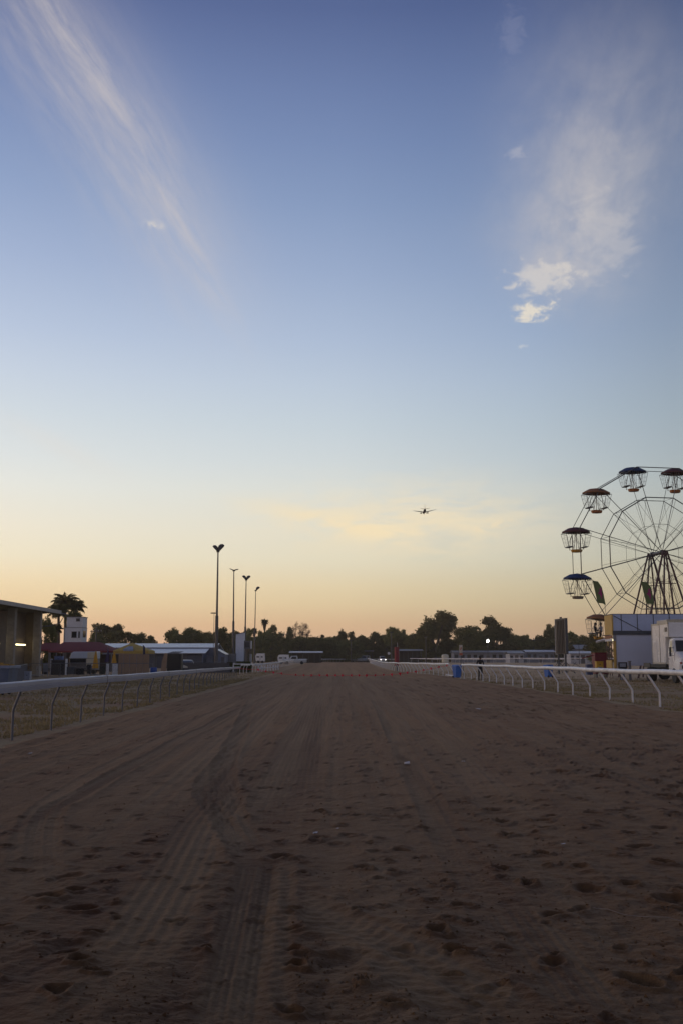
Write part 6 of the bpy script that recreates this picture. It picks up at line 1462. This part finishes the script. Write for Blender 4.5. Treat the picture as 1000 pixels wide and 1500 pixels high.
def fan_palm(px, pt, wpx, Y, label):
    x, _, z = at(px, pt, Y); z0 = gh(0, Y); g = thing('fan_palm', label, 'palm', (x, Y, z0-.1)); R_ = wpx*Y/F/2; H_ = z-z0-R_*.9
    MB().tube([(0, 0, 0), (.15, 0, H_*.5), (0, 0, H_)], [.36, .26, .24], 7).build('trunk', M_bark, g); n = 170
    d = rng.normal(size=(n, 3)); d[:, 2] += .25; d /= np.linalg.norm(d, axis=1)[:, None]; L = R_*(.62+.60*rng.random(n)); t = np.cross(d, rng.normal(size=(n, 3))); t /= np.linalg.norm(t, axis=1)[:, None]; w = R_*.09
    base = np.array([0, 0, H_]); tip = base+d*L[:, None]+np.array([0, 0, -.22*R_]); mid = base+d*(L*.6)[:, None]
    V = np.stack([np.repeat(base[None], n, 0)+d*R_*.15, mid-t*w, tip, mid+t*w], 1).reshape(-1, 3)
    o = bpy.data.objects.new('fronds', npmesh('fronds', V, np.arange(n*4).reshape(-1, 4), L_palm, False)); COL.objects.link(o); o.parent = g
    n = 160; a = rng.random(n)*6.28; zz = H_-rng.random(n)*R_*1.7; rr = R_*.42*(1-(H_-zz)/(R_*2.6)); b = np.stack([rr*np.cos(a), rr*np.sin(a), zz], 1)
    V = np.stack([b+[-.15, 0, .3], b+[.15, 0, .3], b+[.1, .1, -.5], b+[-.1, -.1, -.5]], 1).reshape(-1, 3); o = bpy.data.objects.new('dead_skirt', npmesh('dead_skirt', V, np.arange(n*4).reshape(-1, 4), L_bare, False)); COL.objects.link(o); o.parent = g
fan_palm(388, 905, 12.5, 330, 'tall slim fan palm with a round head right of the floodlight poles'); fan_palm(373, 918, 11, 330, 'shorter fan palm right behind the smallest floodlight pole'); fan_palm(472.5, 928.5, 7, 360, 'tiny distant palm on the skyline right of the bare tree')
def feather_palm(px, pt, wpx, Y, label, dx0=0.0):
    x, _, z = at(px, pt, Y); g = thing('feather_palm', label, 'palm', (x, Y, 0)); R_ = wpx*Y/F/2; H_ = z-R_*1.15
    MB().tube([(0, 0, 0), (.2, 0, H_*.5), (0, 0, H_)], [.30, .24, .20], 8).build('trunk', M_bark, g); V = []; rc = MB(); nf = 30
    for k in range(nf):
        a = 2.4*k+rng.random()*.5; el_ = math.radians(88-74*(k/nf)**.8 - (14 if k > nf*.8 else 0)); Lf = R_*1.42*(.85+.25*rng.random()); pts = []; p = np.array([0, 0, H_]); n = 14
        for j in range(n+1):
            t = j/n; e = el_-t*t*1.9; pts.append(p.copy()); p = p+np.array([math.cos(a)*math.cos(e), math.sin(a)*math.cos(e), math.sin(e)])*Lf/n
        rc.tube([tuple(q) for q in pts], [.045]+[.03]*(n-1)+[.01], 4, False); sd = np.array([-math.sin(a), math.cos(a), 0])
        for j in range(2, n+1):
            for h in (0, .33, .66):
                q = pts[j-1]+(pts[j]-pts[j-1])*h; ll = R_*.42*math.sin(math.pi*min(1, .18+.8*j/n))**.6
                for sg in (-1, 1):
                    dr = sd*sg*.75+np.array([0, 0, -.75])+rng.normal(size=3)*.18; dr /= np.linalg.norm(dr); wv = (pts[j]-pts[j-1]); wv = wv/np.linalg.norm(wv)*.06
                    V += [q-wv, q+wv, q+dr*ll+wv*.2, q+dr*ll-wv*.2]
    rc.build('frond_ribs', L_palm, g); V = np.array(V); o = bpy.data.objects.new('fronds', npmesh('fronds', V, np.arange(len(V)).reshape(-1, 4), L_palm, False)); COL.objects.link(o); o.parent = g
feather_palm(97, 865, 37, 166, 'tallest drooping feather palm behind the white boxy tower'); feather_palm(112, 876, 26, 168, 'drooping feather palm leaning over the right of the boxy tower top'); feather_palm(87, 881, 30, 163, 'left drooping feather palm beside the end of the grandstand roof'); feather_palm(83, 912, 18, 160, 'short young feather palm low between grandstand and boxy tower'); feather_palm(109, 893, 24, 158, 'low feather palm just above the boxy tower roof')

# ================================================================== aeroplane
def plane():
    Y = 1458.0; x, _, z = at(621, 749, Y); g = thing('airliner', 'small dark airliner flying away in the evening sky', 'aeroplane', (x, Y, z)); g.rotation_euler = (0, R(-3), R(-1))
    M = mat('dark_airliner_paint', (.05, .045, .05), .5); Mg = mat('grey_wing_metal', (.16, .16, .17), .4, metal=.3)
    f = MB(); pr = [(-16.5, .25, 1.5), (-13, 1.0, 1.0), (-8, 1.75, .3), (-4, 1.9, 0), (10, 1.9, 0), (13.5, 1.6, -.15), (15.8, .8, -.5), (16.6, .15, -.7)]; secs = []
    for y, r, dz in pr: secs.append([(r*math.cos(2*math.pi*k/14), y, dz+r*math.sin(2*math.pi*k/14)) for k in range(14)])
    loft(f, secs); f.build('fuselage', M, g)
    for sx in (-1, 1):
        w = MB(); A = [(1.5*sx, 4.5, -1.1), (1.5*sx, -2.8, -1.1), (17.2*sx, -5.8, 1.15), (17.2*sx, -4.2, 1.2)]; w.add([(a, b, c+.28) for a, b, c in A[:2]]+[(a, b, c+.08) for a, b, c in A[2:]]+[(a, b, c-.28) for a, b, c in A[:2]]+[(a, b, c-.08) for a, b, c in A[2:]], [(0, 1, 2, 3), (7, 6, 5, 4), (0, 4, 5, 1), (1, 5, 6, 2), (2, 6, 7, 3), (3, 7, 4, 0)]); w.build('wing', Mg, g)
        e = MB(); ep = [(.55, -1.8), (.85, -.6), (1.05, .8), (1.0, 2.4)]; e.lathe([(.5, -1.9)]+ep+[(.8, 2.5), (.3, 2.3)], n=14); eo = e.build('engine', M, g, loc=(5.0*sx, 2.4, -2.1)); eo.rotation_euler = (R(-90), 0, 0)
        t = MB(); A = [(.4*sx, -12, 1.3), (.4*sx, -15.6, 1.3), (6.6*sx, -16.6, 1.9), (6.6*sx, -15.4, 1.9)]; t.add([(a, b, c+.1) for a, b, c in A]+[(a, b, c-.1) for a, b, c in A], [(0, 1, 2, 3), (7, 6, 5, 4), (0, 4, 5, 1), (1, 5, 6, 2), (2, 6, 7, 3), (3, 7, 4, 0)]); t.build('tailplane', Mg, g)
        lg = MB(); lg.tube([(2.6*sx, -.5, -1.2), (2.6*sx, -.5, -3.0)], .12, 5); lg.tube([(2.2*sx, -.5, -3.1), (3.0*sx, -.5, -3.1)], .5, 10); lg.build('landing_gear', M_black2, g)
    MB().prism([(-10.5, 1.5), (-15.0, 8.4), (-16.8, 8.4), (-16.0, 1.4)], 'x', -.12, .12).build('tail_fin', mat('pale_tail', (.45, .42, .40), .5), g)
    n = MB(); n.tube([(0, 12, -1.5), (0, 12, -3.1)], .09, 5); n.tube([(-.25, 12, -3.1), (.25, 12, -3.1)], .4, 10); n.build('nose_gear', M_black2, g)
plane()

# ================================================================== bits lying on the track
def litter(px, py, label, sz, kind, rz=0.3):
    x, y = gnd(px, py); g = thing('litter', label, 'litter', (x, y, .03), rz, 'scraps of litter on the track')
    if kind == 'cup': MB().tube([(0, 0, sz*.4), (sz*1.6, 0, sz*.45)], [sz*.35, sz*.5], 10).build('cup', M_wp, g)
    else:
        vs = []; n = 6
        for i in range(n):
            for j in range(n): vs.append((sz*(i/n-.5)*1.6+random.uniform(-.1, .1)*sz, sz*(j/n-.5)+random.uniform(-.1, .1)*sz, sz*random.uniform(.05, .5)))
        vs += [(a, b, c-.006) for a, b, c in vs]; N_ = n*n; fs = [(i*n+j, (i+1)*n+j, (i+1)*n+j+1, i*n+j+1) for i in range(n-1) for j in range(n-1)]; fs += [tuple(N_+q for q in reversed(f)) for f in fs[:]]
        MB().add(vs, fs).build('paper', M_wp, g)
litter(592, 1123, 'white cup lying on the dirt right of the track centre', .045, 'cup'); litter(700, 1041, 'crumpled white paper on the far right of the dirt', .10, 'paper'); litter(678, 1119, 'tiny white scrap beside the wheel marks right of centre', .035, 'paper'); litter(793, 1094, 'small white scrap alone towards the right rail', .05, 'paper')
litter(898, 1207, 'small white scrap on the right side among deep hoof prints', .05, 'paper'); litter(820, 1246, 'pale scrap on the right, lower than the other scraps', .028, 'cup'); litter(462, 1226, 'short white torn strip left of the track centre', .03, 'paper', 1.1); litter(496, 1220, 'second torn white strip left of the track centre, farther one', .028, 'paper', .4); litter(45, 1107, 'white scrap on the far left of the dirt', .045, 'paper')
pts = [Vector((*gnd(a, b), .055)) for a, b in ((868, 1344), (890, 1349), (915, 1352), (945, 1358), (975, 1361), (1005, 1363))]
g = thing('string', 'thin white string lying on the dirt at lower right', 'string', pts[0]); MB().tube([p-pts[0]+Vector((0, 0, .012*math.sin(i*2.1))) for i, p in enumerate(pts)], .0012, 4).build('strand', mat('dusty_string', (.25, .22, .20), .8), g)

# clutter behind the left fence
def trestle(px0, px1, pt, Y, label, m):
    a = at(px0, pt, Y); b = at(px1, pt, Y); g = thing('trestle_table', label, 'table', (a[0], Y, 0), 0, 'tables behind the mesh fence'); w = b[0]-a[0]; h = max(.72, a[2])
    MB().box(0, w, 0, .75, h-.04, h).build('top', m, g, bevel=.008); MB().box(.02, w-.02, -.012, .0, .12, h-.04).build('front_cloth', m, g)
    for x in (.08, w-.12):
        for y in (.06, .66): MB().box(x, x+.04, y, y+.04, 0, h-.042).build('leg', M_steel, g)
trestle(62, 72, 980, 99, 'dark cloth covered table right of the second grandstand pillar', M_blk2); trestle(98, 110, 977, 99.5, 'grey cloth covered table in front of the white food van', mat('grey_cloth', (.09, .10, .12), .8)); trestle(112, 124, 979, 98, 'black cloth covered table before the dark food van window', M_blk2); trestle(146, 155, 976, 100, 'dark table between the low yellow umbrella and the narrow white panel', mat('dark_green_cloth', (.03, .035, .03), .8))
def chair_stack(px, pt, Y, n, label, m):
    x, _, z = at(px, pt, Y); g = thing('chair_stack', label, 'chairs', (x, Y, 0), R(20), 'stacked chairs behind the mesh fence')
    for k in range(n):
        h = .42+k*.085; q = MB(); q.box(-.22, .22, -.22, .2, h, h+.03); q.box(-.22, .22, .2, .235, h, h+.42); q.build('chair', m, g, bevel=.01)
    for sx in (-.2, .17):
        for sy in (-.2, .17): MB().box(sx, sx+.03, sy, sy+.03, 0, .43).build('leg', m, g)
chair_stack(67, 985, 92, 5, 'stack of pale plastic chairs at the foot of the second pillar', mat('pale_plastic', (.30, .31, .34), .5)); chair_stack(90, 978, 97.5, 7, 'tall stack of dark plastic chairs by the dark serving counter', M_black2); chair_stack(131, 982, 97, 4, 'short stack of dark plastic chairs left of the low yellow umbrella', M_black2)

# ------------------------------------------------------------------ thin evening haze, added mainly to brighten the dark far trees
hz = MB().box(-420, 420, -60, 430, -1.5, 32).build('haze', None); hz['kind'] = 'stuff'; hz['label'] = 'thin warm haze added over the whole course to brighten the far trees'; hz['category'] = 'haze'
hm = bpy.data.materials.new('added_haze'); hm.use_nodes = True; T = NT(hm.node_tree); T.n.clear()
out = T.new('ShaderNodeOutputMaterial'); pv = T.new('ShaderNodeVolumePrincipled'); pv.inputs['Color'].default_value = (1.0, 0.86, 0.68, 1); pv.inputs['Density'].default_value = 0.00036; pv.inputs['Anisotropy'].default_value = 0.2
T.l.new(pv.outputs[0], out.inputs['Volume']); hz.data.materials.append(hm)
